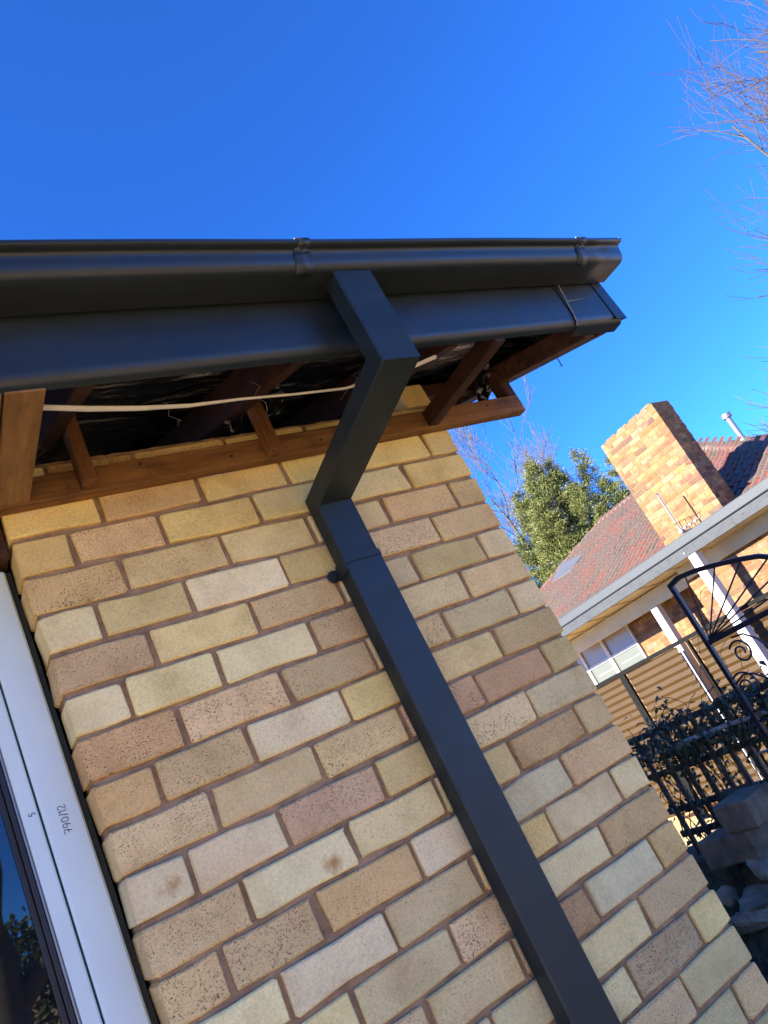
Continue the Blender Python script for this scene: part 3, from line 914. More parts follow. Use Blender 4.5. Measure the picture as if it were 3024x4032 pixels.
nb = thing('neighbour_house', (11.5, 7.0, NZ), 'neighbouring cream brick house with a red tiled roof and verandah', 'house')
CH_X, CH_Y, CH_T = 9.887, 4.664, 2.482
CH_A = math.radians(2.36)
def chimney():
    rg = random.Random(12)
    ch = thing('chimney', (CH_X + .24, CH_Y + .57, NZ), 'tall wide cream brick chimney rising above the verandah of the neighbouring house', 'chimney')
    W, Dp = 1.139, .48
    rot = Matrix.Rotation(CH_A, 3, 'Z')
    def T(a, b, z):      # a: across the depth (+x), b: along the lit face (+y)
        v = rot @ Vector((a, b, 0)); return Vector((CH_X + v.x, CH_Y + v.y, z))
    mb = MB()
    c = [T(.006, .006, 0), T(Dp - .006, .006, 0), T(Dp - .006, W - .006, 0), T(.006, W - .006, 0)]
    mb.add([(p.x, p.y, NZ - .02) for p in c] + [(p.x, p.y, CH_T + .05) for p in c], [(0,3,2,1),(4,5,6,7),(0,1,5,4),(1,2,6,5),(2,3,7,6),(3,0,4,7)])
    shaft = mb.build('shaft', M['mortar_pale'], ch)
    sl = wloc(shaft)
    def mesh_for(L, dd, cache={}):
        key = (round(L, 3), dd)
        if key not in cache:
            cache[key] = brick_mesh(L, .076, dd, rg, .0012, .003); cache[key].materials.append(M['brick'])
        return cache[key]
    def lay(axis, b0, b1, z):
        L = b1 - b0; me = mesh_for(L, .10)
        o = bpy.data.objects.new('brick', me); put(o, shaft)
        if axis == 'y':      # lit face, looking along +x : local x -> -y
            p = T(rg.uniform(-.002, .002), (b0 + b1) / 2, z); o.rotation_euler = (0, 0, CH_A - math.pi / 2)
        else:
            p = T((b0 + b1) / 2, rg.uniform(-.002, .002), z); o.rotation_euler = (0, 0, CH_A)
        o.location = p - sl
        o.color = nb_color(rg)
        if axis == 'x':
            o.color = tuple(x * .8 for x in o.color[:3]) + (.4,)  # side face away from the sun: shade put into the brick colour
    rows = 28
    for i in range(-1, rows):
        z = CH_T - .086 * i - .043
        if z < -.35: break
        if i % 2:
            lay('y', .0, .105, z); b = .115
        else:
            lay('y', .0, .225, z); b = .235
        while b < W - .13:
            e = min(b + .227, W)
            if W - e < .06: e = W
            lay('y', b, e, z); b = e + .010
        if b < W - .03: lay('y', b, W, z)
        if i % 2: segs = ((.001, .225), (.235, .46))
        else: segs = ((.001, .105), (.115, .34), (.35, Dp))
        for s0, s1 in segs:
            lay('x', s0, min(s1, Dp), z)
    # chipped uneven crown
    for j in range(4):
        b0 = .10 + j * .26
        me = mesh_for(.20, .10); o = bpy.data.objects.new('brick', me); put(o, shaft)
        o.location = T(.13, b0 + .1, CH_T + .105) - sl; o.rotation_euler = (0, 0, CH_A - math.pi / 2)
        o.color = (.16, .12, .07, .8)
    return T
T_ch = chimney()

def antenna():
    p1 = on(2350 + 895 / 2.765, 1550 + 1480 / 2.765, 0, CH_X - .42)
    p0 = on(2350 + 665 / 2.765, 1550 + 1092 / 2.765, 0, CH_X - .42)
    x = p1.x; y = (p0.y + p1.y) / 2
    a = thing('antenna', (x, y, p1.z - .12), 'silver antenna mast with small cross rods standing before the chimney face', 'antenna')
    mb = MB(); mb.tube([(x, y, p1.z - .18), (x, y, p0.z)], .013, 8); mast = mb.build('mast', M['silver'], a)
    mb = MB(); mb.tube([(x, y, p0.z), (x, y, p0.z + .012)], .015, 8); mb.build('mast_cap', M['iron_dark'], a)
    mb = MB(); mb.beam((x, y, p1.z - .06), (CH_X + .02, y + .02, p1.z - .06), .03, .03); mb.build('wall_arm', M['silver'], a)
    mb = MB(); mb.box((x - .03, y - .035, p1.z - .07), (x + .03, y + .035, p1.z + .0)); mb.build('clamp', M['silver'], a, bevel=.008)
    mb = MB(); mb.tube([(x - .01, y - .02, p1.z - .02), (x - .05, y - .42, p1.z - .03)], .010, 6); boom = mb.build('boom', M['silver'], a)
    for i in range(4):
        yy = y - .07 - .10 * i
        mb = MB(); mb.tube([(x - .03, yy, p1.z - .10), (x - .03, yy, p1.z + .10 - .02 * i)], .005, 5); mb.tube([(x - .03, yy - .1, p1.z + .09 - .02 * i), (x - .03, yy + .1, p1.z + .09 - .02 * i)], .004, 5)
        mb.build('rod', M['iron_dark'], a)
    for i in range(3):
        mb = MB(); mb.box((x - .06, y - .14 - .1 * i, p1.z - .05), (x - .02, y - .09 - .1 * i, p1.z - .015)); mb.build('insulator', M['silver'], a, bevel=.006)
antenna()

XB = 9.70      # chimney breast face
XW = 10.5      # main wall face
def nb_walls():
    rg = random.Random(21)
    mb = MB(); mb.box((XW + .006, 2.0, NZ - .02), (XW + .25, 14.0, .40)); wall = mb.build('wall', M['mortar_pale'], nb)
    wl = wloc(wall)
    cache = {}
    def lay(par, pl, x, y0, y1, z, dd):
        L = round(y1 - y0, 3)
        if (L, dd) not in cache:
            cache[(L, dd)] = brick_mesh(L, .0765, dd, rg, .001, .003); cache[(L, dd)].materials.append(M['brick'])
        o = bpy.data.objects.new('brick', cache[(L, dd)]); put(o, par)
        o.location = Vector((x + rg.uniform(-.001, .001), (y0 + y1) / 2, z)) - pl
        o.rotation_euler = (0, 0, -math.pi / 2)
        c = nb_color(rg); o.color = (c[0] * .95, c[1] * .88, c[2] * .90, .2)
    for i in range(-1, 11):
        z = .22 - .086 * i
        y = 5.85 - (.12 if i % 2 else 0)
        while y < 7.80:
            e = min(y + .226, 7.805)
            if e - y > .05 and in_frame((XW, (y + e) / 2, z), 80): lay(wall, wl, XW, y, e, z, .02)
            y = e + .010
    mb = MB(); mb.box((XB + .006, 3.6, NZ - .02), (XW, 5.713, .20)); br = mb.build('chimney_breast', M['mortar_pale'], nb)
    bl = wloc(br)
    for i in range(-1, 11):
        z = .12 - .086 * i
        y = 5.72
        first = .107 if i % 2 else .226
        while y > 3.9:
            e = y - first; first = .226
            if in_frame((XB, (y + e) / 2, z), 80): lay(br, bl, XB, e, y, z, .02)
            y = e - .010
    # window in the main wall
    wz0, wz1 = -.66, .15
    wy0, wy1 = 7.815, 9.40
    mb = MB(); mb.box((XW - .012, wy0, wz0), (XW + .004, wy1, wz1)); w = mb.build('window', M['cream'], nb)
    def part(nm, mat, a, b_, bev=.003):
        mb = MB(); mb.box(a, b_); return mb.build(nm, M[mat], w, bevel=bev)
    part('frame_head', 'cream', (XW - .05, wy0, wz1 - .05), (XW - .0125, wy1, wz1))
    part('frame_stile', 'white_paint', (XW - .05, wy0, wz0), (XW - .0125, wy0 + .035, wz1 - .051))
    part('mullion', 'white_paint', (XW - .06, 8.50, wz0), (XW - .0125, 8.58, wz1 - .051))
    part('mullion', 'white_paint', (XW - .06, 9.14, wz0), (XW - .0125, 9.20, wz1 - .051))
    for y0, y1 in ((wy0 + .036, 8.499), (8.581, 9.139), (9.201, wy1)):
        part('transom', 'white_paint', (XW - .045, y0, -.325), (XW - .0125, y1, -.275))
        part('pane', 'glass_pale', (XW - .022, y0, -.274), (XW - .0126, y1, wz1 - .051), 0)
        part('pane', 'louvre', (XW - .024, y0, wz0), (XW - .0126, y1, -.326), 0)
        part('glazing_bar', 'white_paint', (XW - .030, y0 + .05, -.49), (XW - .0245, y1 - .12, -.482), 0)
    # a few bottles on the sill behind the pane
nb_walls()

# verandah
def verandah():
    XA = 9.10
    va = thing('verandah', (XA + .4, 5.5, NZ), 'grey fronted verandah with cream ceiling and white posts along the neighbouring house', 'verandah')
    yl = 9.6; yr = 1.0
    mb = MB(); mb.box((XA, yr, .290), (XA + .045, yl, .438)); mb.build('fascia_beam', M['grey_paint'], va, bevel=.004)
    mb = MB(); mb.box((XA - .035, yr, .440), (XA + .045, yl + .012, .575)); cap = mb.build('metal_capping', M['grey_metal'], va, bevel=.012)
    mb = MB(); mb.tube([(XA - .001, 5.07, .355), (XA - .010, 5.07, .355)], .012, 8); mb.build('bolt', M['silver'], va)
    # sloping soffit sheets with ribs
    def sheet(x0, z0, x1, z1):
        mb = MB(); mb.add([(x0, yr, z0), (x1, yr, z1), (x1, yl - .02, z1), (x0, yl - .02, z0), (x0, yr, z0 + .03), (x1, yr, z1 + .03), (x1, yl - .02, z1 + .03), (x0, yl - .02, z0 + .03)],
               [(0,3,2,1),(4,5,6,7),(0,1,5,4),(1,2,6,5),(2,3,7,6),(3,0,4,7)])
        return mb.build('roof_sheet', M['cream'], va)
    rs = sheet(XA + .047, .325, XW - .01, .205)
    y = yl - .25
    while y > yr + .2:
        mb = MB(); mb.beam((XA + .05, y, .318), (9.79, y, .258), .04, .020)
        if in_frame((XA + .4, y, .4), 200): mb.build('joist', M['cream'], va, bevel=.004)
        y -= .62
    mb = MB(); mb.box((9.80, 5.75, .0), (9.90, yl - .1, .24)); mb.build('inner_beam', M['cream'], va, bevel=.004)
    mb = MB(); mb.box((9.60, 2.0, .07), (9.695, 5.715, .32)); mb.build('inner_beam', M['cream'], va, bevel=.004)
    mb = MB(); mb.box((XW - .10, 5.75, .14), (XW - .013, yl + 2.0, .30)); mb.build('wall_plate', M['cream'], va, bevel=.004)
    for (x, y, zt, w) in ((XA + .075, 4.995, .289, .138), (9.85, 6.59, -.001, .135), (XA + .075, 2.4, .289, .138)):
        mb = MB(); mb.box((x - w / 2, y - w / 2, NZ - .02), (x + w / 2, y + w / 2, zt)); mb.build('post', M['white_paint'], va, bevel=.006)
    # ochre corrugated screen panels with dark frame
    XS = XA + .30
    zt = -.672
    sc = thing('corrugated_screen', (XS, 6.5, NZ), 'ochre corrugated metal screen with dark frame below the verandah', 'screen')
    mb = MB(); mb.box((XS - .03, 2.0, zt), (XS + .03, 8.5, zt + .062)); mb.build('top_rail', M['iron_dark'], sc, bevel=.003)
    for y0, y1 in ((7.60, 8.48), (6.30, 7.44), (2.9, 6.02)):
        mb = MB(); vs = []; fs = []
        n = 200; hgt = 2.22
        for i in range(n + 1):
            z = zt - .005 - hgt * i / n
            x = XS + .011 * math.sin(2 * math.pi * (i / n * hgt) / .111)
            vs += [(x, y0, z), (x, y1, z)]
        fs = [(2*i, 2*i+2, 2*i+3, 2*i+1) for i in range(n)]
        mb.add(vs, fs); mb.build('corrugated_sheet', M['ochre'], sc, smooth=True)
    for y0, y1 in ((7.46, 7.58), (6.04, 6.08)):
        mb = MB(); mb.box((XS - .035, y0, NZ - .02), (XS + .02, y1, zt - .001)); mb.build('frame_post', M['iron_dark'], sc, bevel=.003)
    mb = MB(); mb.box((XS - .02, 6.235, NZ - .02), (XS + .0, 6.255, zt - .001)); mb.build('edge_strip', M['white_paint'], sc, bevel=.002)
verandah()

# ---- neighbour roofs
TP = 0.5235
def tile_mesh():
    mb = MB(); n = 16; w = .30; L = .40
    vs = []; h0 = [.042 * (0.5 - 0.5 * math.cos(4 * math.pi * k / n)) for k in range(n + 1)]
    for e in (0, 1):
        for k in range(n + 1):
            t = k / n
            h = .042 * (0.5 - 0.5 * math.cos(2 * math.pi * t * 2)) ** 1.0
            vs.append((e * L, (t - .5) * (w + .006), h + (.026 if e == 0 else .004)))
    for k in range(n + 1):
        t = k / n
        vs.append((-.002, (t - .5) * (w + .006), h0[k] + .012))
    fs = [(k, k + n + 1, k + n + 2, k + 1) for k in range(n)] + [(2*(n+1) + k, k, k + 1, 2*(n+1) + k + 1) for k in range(n)]
    mb.add(vs, fs)
    me = mb.mesh('tile'); me.materials.append(M['tile'])
    return me
TILE = tile_mesh()
TCOL = [(150,72,56), (138,80,66), (166,70,52), (112,92,80), (118,102,90), (104,84,76), (126,90,78), (164,72,54), (92,80,76), (110,90,80)]
def hip_roof(name_parent, x0, z0, xr, ya, yb, tiles, seed):
    """front slope faces -x; hips at both ends at 45 degrees; x0/z0 eave, xr ridge, ya..yb the ridge ends"""
    rg = random.Random(seed)
    run = xr - x0; zr = z0 + TP * run
    E = [(x0, ya - run, z0), (x0, yb + run, z0), (xr + run, yb + run, z0), (xr + run, ya - run, z0), (xr, ya, zr), (xr, yb, zr)]
    mb = MB(); mb.add(E, [(0, 4, 5, 1), (1, 5, 2), (2, 5, 4, 3), (3, 4, 0), (0, 1, 2, 3)])
    roof = mb.build('roof', M['tile_far'], name_parent, fixn=True)
    rl = wloc(roof)
    if tiles:
        ang = math.atan(TP); cnt = 0
        rows = int(run / math.cos(ang) / .32)
        cand = []
        for r in range(rows + 1):
            s = .32 * r * math.cos(ang); x = x0 + s; z = z0 + TP * s + .012
            y = ya - s * 0 - (run - s) + .15 - .3
            while y < yb + (run - s) + .15:
                if in_frame((x, y, z + .1), 40):
                    # skip what the chimney hides
                    u, v, d = pr((x + .15, y, z + .1))
                    cand.append((x, y, z))
                y += .30
        cand.sort(key=lambda p: -p[2])
        for (x, y, z) in cand:
            lim = run - (x - x0) - .12
            if y < ya - lim or y > yb + lim: continue
            if z < z0 + .22: continue
            u, v, d = pr((x + .15, y, z + .1))
            if v > 2480 or cnt >= 300: continue
            o = bpy.data.objects.new('tile', TILE); put(o, roof)
            o.location = Vector((x, y, z)) - rl
            o.rotation_euler = (rg.uniform(-.012, .012), -ang + rg.uniform(-.012, .012), rg.uniform(-.01, .01))
            c = lin(*[k * rg.uniform(.92, 1.08) for k in rg.choice(TCOL)])
            o.color = (*[k * .74 for k in c], 1); cnt += 1
    # ridge and hip caps
    capc = 0
    def caps(p, q):
        nonlocal capc
        p = Vector(p); q = Vector(q); L = (q - p).length; n = int(L / .36)
        for i in range(n):
            a = p.lerp(q, i / n); b_ = p.lerp(q, (i + 1.25) / n)
            if not in_frame(a, 60): continue
            d = (b_ - a).normalized(); s = d.cross(Vector((0, 0, 1))).normalized(); u = s.cross(d)
            mb = MB(); vs = []
            for c, k in ((a, 1.0), (b_, .94)):
                for j in range(7):
                    t = math.pi * j / 6
                    vs.append(c + s * (.11 * k * math.cos(t)) + u * (.065 * k * math.sin(t) - .01))
            mb.add(vs, [(j, j + 7, j + 8, j + 1) for j in range(6)] + [tuple(range(6, -1, -1))])
            o = mb.build('ridge_cap', M['tile'], roof, smooth=False)
            c = lin(*[k * rg.uniform(.9, 1.1) for k in rg.choice(TCOL[:4] + [(168, 122, 98)])]); o.color = (*[k * .75 for k in c], 1)
    caps(E[4], E[5]); caps(E[1], E[5]); caps(E[0], E[4])
    return roof
nroof = hip_roof(nb, 9.75, .38, 13.9, 6.86, 9.90, True, 5)
def wing():
    wg = thing('rear_wing', (16, 6.0, NZ), 'rear roof wing with tiled hip behind the chimney', 'house')
    hip_roof(wg, 11.6, .92, 15.6, 7.95, 9.0, False, 6)
    mb = MB(); mb.box((12.2, 4.6, NZ - .02), (19.0, 12.4, .93)); mb.build('wall', M['mortar_pale'], wg)
    return wg
wing()
def rooftop_bits():
    # flue
    q = on(2350 + 1590 / 2.765, 1550 + 495 / 2.765, 0, 14.2); t = on(2350 + 1415 / 2.765, 1550 + 245 / 2.765, 0, 14.2)
    fl = thing('flue_pipe', (q.x, (q.y + t.y) / 2, q.z - .2), 'galvanised flue pipe with flat cap on the tiled roof right of the chimney', 'flue')
    y = (q.y + t.y) / 2
    mb = MB(); mb.tube([(q.x, y, q.z - .3), (q.x, y, t.z)], .055, 12); mb.build('pipe', M['silver'], fl, autosmooth=40)
    mb = MB(); mb.tube([(q.x, y, t.z - .04), (q.x, y, t.z + .05)], .095, 14); mb.build('cap', M['silver'], fl, autosmooth=40)
    mb = MB(); mb.tube([(q.x, y, q.z - .1), (q.x, y, q.z + .02)], [.11, .065], 12); mb.build('flashing', M['silver'], fl, autosmooth=40)
    # skylight sheet on the left hip
    n = Vector((-TP, 0, 1)).normalized()
    def onroof(u, v, up=0):
        w = ray(u, v); d0 = Vector((9.75, 0, .38)).dot(n) + up
        return CAM_C + w * ((d0 - CAM_C.dot(n)) / w.dot(n))
    zr_ = lambda a, b_: (2100 + a / 2.765, 1750 + b_ / 2.765)
    A = onroof(*zr_(540, 1185), .07); B = onroof(*zr_(400, 1375), .07); C_ = onroof(*zr_(195, 1500), .07); D_ = onroof(*zr_(300, 1300), .12)
    mb = MB()
    top = [A, B, C_, D_]; low = [p - n * .08 for p in top]
    mb.add(top + low, [(0, 1, 2, 3), (7, 6, 5, 4), (0, 4, 5, 1), (1, 5, 6, 2), (2, 6, 7, 3), (3, 7, 4, 0)])
    o = mb.build('skylight', M['skylight'], None, bevel=.01, fixn=True)
    tag(o, 'pale skylight set in the red tiled roof near its left hip', 'skylight')
rooftop_bits()

# ------------------------------------------------------------------ gate
def gate():
    XG = 3.10
    zC = lambda a, b_: on(2624 + a / 4.1475, 2200 + b_ / 4.1475, 0, XG)
    tl = zC(35, 425); mr = zC(660, 1390)
    y1 = mr.y + .006; y0 = y1 - .95
    g = thing('wrought_iron_gate', (XG, (y0 + y1) / 2, GZ + .4), 'black wrought iron garden gate with arched top and scrolls', 'gate')
    ztop = tl.z; zm = mr.z
    mb = MB(); mb.box((XG - .0125, y1 - .025, GZ + .40), (XG + .0125, y1, ztop)); mb.build('stile', M['iron'], g, bevel=.002)
    mb = MB(); mb.box((XG - .0125, y0, GZ + .40), (XG + .0125, y0 + .025, zm + .03)); mb.build('stile', M['iron'], g, bevel=.002)
    mb = MB(); mb.box((XG - .0125, y0 + .0255, zm - .0125), (XG + .0125, y1 - .0255, zm + .0125)); mb.build('rail', M['iron'], g, bevel=.002)
    mb = MB(); mb.box((XG - .0125, y0 + .0255, GZ + .45), (XG + .0125, y1 - .0255, GZ + .475)); mb.build('rail', M['iron'], g, bevel=.002)
    ap = [zC(*q) for q in ((35, 412), (200, 305), (480, 190), (800, 100), (1220, 5), (1500, -42))]
    ap = [(y1 - .0, ztop - .012)] + [(p.y, p.z) for p in ap[1:]]
    ap += [(y1 - .66, ztop - .20), (y1 - .80, ztop - .27), (y0, zm + .02)]
    def arch(y):
        for (ya, za), (yb, zb) in zip(ap, ap[1:]):
            if yb - 1e-6 <= y <= ya + 1e-6: return za + (zb - za) * (ya - y) / (ya - yb)
        return zm + .02
    mb = MB(); N = 24; vs = []
    for i in range(N + 1):
        y = y1 - (y1 - y0) * i / N; z = arch(y)
        for a, b_ in ((-1, -1), (1, -1), (1, 1), (-1, 1)):
            vs.append((XG + .012 * a, y, z + .012 * b_))
    mb.add(vs, [(4*i + j, 4*i + (j+1) % 4, 4*i + 4 + (j+1) % 4, 4*i + 4 + j) for i in range(N) for j in range(4)] + [(0, 1, 2, 3), (4*N+3, 4*N+2, 4*N+1, 4*N)])
    mb.build('arch', M['iron'], g, fixn=True)
    hub = Vector((XG, y1 - .035, zm + .012))
    for px in ((320, 300), (800, 120), (1220, 5), (1659, -40)):
        e = zC(*px); e.z = arch(e.y); mb = MB(); mb.tube([hub, e], .0042, 6); mb.build('spoke', M['iron'], g)
    for (a, b_) in ((1659, 380), (1659, 660), (1659, 830)):
        e = zC(a, b_); d = (e - hub).normalized(); e = hub + d * min(.9, .80)
        if e.y < y0 + .03: e = hub + d * ((hub.y - y0 - .03) / max(1e-3, -d.y))
        mb = MB(); mb.tube([hub, e], .0042, 6); mb.build('spoke', M['iron'], g)
    def scroll(cy, cz, r0, turns, a0, sgn=1):
        mb = MB(); P = []
        n = 44
        for i in range(n + 1):
            t = i / n; r = r0 * (1 - .72 * t); a = a0 + sgn * 2 * math.pi * turns * t
            P.append((XG, cy + r * math.cos(a), cz + r * math.sin(a)))
        mb.tube(P, .0052, 6); mb.build('scroll', M['iron'], g)
    c1 = zC(1230, 1520); scroll(c1.y, c1.z, .062, 1.5, .6); 
    mb = MB(); a = zC(1060, 1290); b2 = zC(1250, 1225); c2 = zC(1480, 1300); d2 = zC(1700, 1460); mb.tube([a, b2, c2, d2, d2 + Vector((0, -.12, -.12))], .005, 6); mb.build('scroll', M['iron'], g)
    c1 = zC(1330, 2080); scroll(c1.y, c1.z, .075, 1.4, .9)
    mb = MB(); a = zC(1120, 2074); b2 = zC(1250, 1890); c2 = zC(1420, 1870); d2 = zC(1659, 1950); mb.tube([a, b2, c2, d2, d2 + Vector((0, -.1, -.06))], .005, 6); mb.build('scroll', M['iron'], g)
    c1 = zC(1650, 2700); scroll(c1.y, c1.z, .085, 1.3, .3)
    p = on(2988, 2966, 0, XG - .03); mb = MB(); mb.tube([p, p + Vector((0, -.16, 0))], .006, 8); mb.build('latch_rod', M['silver'], g)
gate()

# ------------------------------------------------------------------ trellis, pole, vine
XT = 3.40
def trellis():
    rg = random.Random(3)
    t = thing('trellis', (XT, 1.5, GZ + .45), 'weathered grey timber trellis fence on the garden bank', 'trellis')
    zb = GZ + .40
    for z, yl, yr in ((-1.112, 2.18, .80), (-1.345, 2.18, .80), (-1.56, 2.18, .80), (-1.70, 2.18, .80)):
        mb = MB(); mb.beam((XT + .018, yl, z), (XT + .018, yr, z - .008), .018, .036); mb.build('rail', M['wood_grey_y'], t, bevel=.0015)
    for y in (2.10, 1.965, 1.86, 1.748, 1.63, 1.512, 1.398, 1.285, 1.17, 1.055, .94, .83):
        zt = -1.085 + rg.uniform(-.012, .012)
        mb = MB(); mb.beam((XT - .002, y + rg.uniform(-.006, .006), zb), (XT - .002, y, zt), .034, .016, up=(1, 0, 0)); mb.build('slat', M['wood_grey'], t, bevel=.001)
    z9 = lambda a, b_, x: on(2400 + a / 2.107, 2750 + b_ / 2.107, 0, x)
    P = [z9(a, b_, 3.32) for a, b_ in ((235, 510), (470, 420), (640, 350), (800, 290), (970, 222), (1315, 108))]
    mb = MB(); mb.tube(P + [P[-1] + (P[-1] - P[-2]) * .5], .013, 8)
    tag(mb.build('garden_pole', M['pvc'], None, autosmooth=40), 'pale pole lying along the trellis among the vine', 'pole')
trellis()

def leafmesh(mb, c, d, n, L, w):
    s = d.cross(n).normalized(); k = n * (w * .25)
    a = c; e = c + d * L - n * (L * .12)
    mb.add([a, c + d * (L * .4) + s * (w / 2) + k, e, c + d * (L * .4) - s * (w / 2) + k, c + d * (L * .45)], [(0, 1, 4), (1, 2, 4), (2, 3, 4), (3, 0, 4)])
def vine():
    rg = random.Random(8)
    vn = thing('climbing_vine', (XT - .06, 1.5, GZ + .45), 'dark leafed climbing vine tangled over the trellis', 'vine')
    ms = MB()
    tips = []
    for i in range(30):
        y = rg.uniform(.85, 2.2); P = [Vector((XT - .04 + rg.uniform(-.03, .05), y, GZ + .42))]
        for k in range(rg.randint(6, 10)):
            P.append(P[-1] + Vector((rg.uniform(-.02, .02), rg.uniform(-.07, .07), rg.uniform(.06, .12))))
            if P[-1].z > -1.02: break
        ms.tube(P, [.0045 * (1 - .6 * k / len(P)) for k in range(len(P))], 5); tips += P[2:]
    for i in range(75):          # thin twining runners along and above the top
        y = rg.uniform(.85, 2.15); P = [Vector((XT - .05, y, -1.25 + rg.uniform(-.1, .12)))]
        dy = rg.choice((-1, 1)) * rg.uniform(.02, .05)
        for k in range(9):
            P.append(P[-1] + Vector((rg.uniform(-.02, .02), dy + rg.uniform(-.02, .02), rg.uniform(-.02, .045))))
        ms.tube(P, .0022, 4); tips += P[3:]
    zC = lambda a, b_: on(2624 + a / 4.1475, 2200 + b_ / 4.1475, 0, XT - .12)
    for px in (((560, 2050), (545, 1600), (520, 1250), (530, 900), (560, 550), (640, 465), (740, 468)), ((1080, 2000), (960, 1680), (880, 1560), (900, 1450), (980, 1330)), ((1240, 1800), (1200, 1500), (1190, 1330)), ((430, 2074), (560, 1990))):
        P = [zC(*q) for q in px]; ms.tube(P, .0016, 4)
    ms.build('stem', M['stem'], vn, smooth=True)
    ml = MB()
    for i in range(2300):
        p = rg.choice(tips) + Vector((rg.gauss(0, .03), rg.gauss(0, .035), rg.gauss(0, .035)))
        if p.z > -1.06 and rg.random() < .75: continue
        d = Vector((rg.uniform(-1, .4), rg.uniform(-1, 1), rg.uniform(-1.1, .3))).normalized()
        n = Vector((rg.uniform(-1, .2), rg.uniform(-.8, .8), rg.uniform(-.2, 1))).normalized()
        leafmesh(ml, p, d, n, rg.uniform(.03, .062), rg.uniform(.016, .03))
    o = ml.build('leaf', M['vine_leaf'], vn, smooth=False, kind='stuff')
vine()

# ------------------------------------------------------------------ blocks and stones on the bank
def blocky(name, mat, c, size, rot, label, cat, seed, rough=.008, group=None, bev=.012):
    bm = bmesh.new(); bmesh.ops.create_cube(bm, size=1)
    bmesh.ops.scale(bm, vec=size, verts=bm.verts)
    bmesh.ops.bevel(bm, geom=list(bm.edges), offset=bev, segments=1, affect='EDGES')
    bmesh.ops.subdivide_edges(bm, edges=[e for e in bm.edges if e.calc_length() > .05], cuts=3, use_grid_fill=True)
    for v in bm.verts:
        q = v.co * 9 + Vector((seed * 7.1, seed * 3.3, 0))
        v.co += Vector((noise.noise(q), noise.noise(q + Vector((5, 0, 0))), noise.noise(q + Vector((0, 9, 0))))) * rough
    me = bpy.data.meshes.new(name); bm.to_mesh(me); bm.free(); me.materials.append(mat)
    o = bpy.data.objects.new(name, me); put(o); o.location = c; o.rotation_euler = rot
    return tag(o, label, cat, group)
def stone(name, mat, c, size, rot, label, seed):
    bm = bmesh.new(); bmesh.ops.create_icosphere(bm, subdivisions=3, radius=.5)
    pl = [Vector((random.Random(seed * 31 + i).uniform(-1, 1), random.Random(seed * 17 + i).uniform(-1, 1), random.Random(seed * 13 + i).uniform(-1, 1))).normalized() for i in range(9)]
    for v in bm.verts:
        co = v.co.copy()
        for n in pl:                      # cleave flat faces
            d = co.dot(n)
            if d > .27: co -= n * (d - .27)
        co += co.normalized() * (.05 * noise.noise(co * 6 + Vector((seed, 0, 0))) + .03 * noise.noise(co * 17 + Vector((0, seed, 0))))
        v.co = Vector((co.x * size[0], co.y * size[1], co.z * size[2])) * 1.6
    me = bpy.data.meshes.new(name); bm.to_mesh(me); bm.free(); me.materials.append(mat)
    o = bpy.data.objects.new(name, me); put(o); o.location = c; o.rotation_euler = rot
    return tag(o, label, 'stone', 'loose stones on the garden bank')
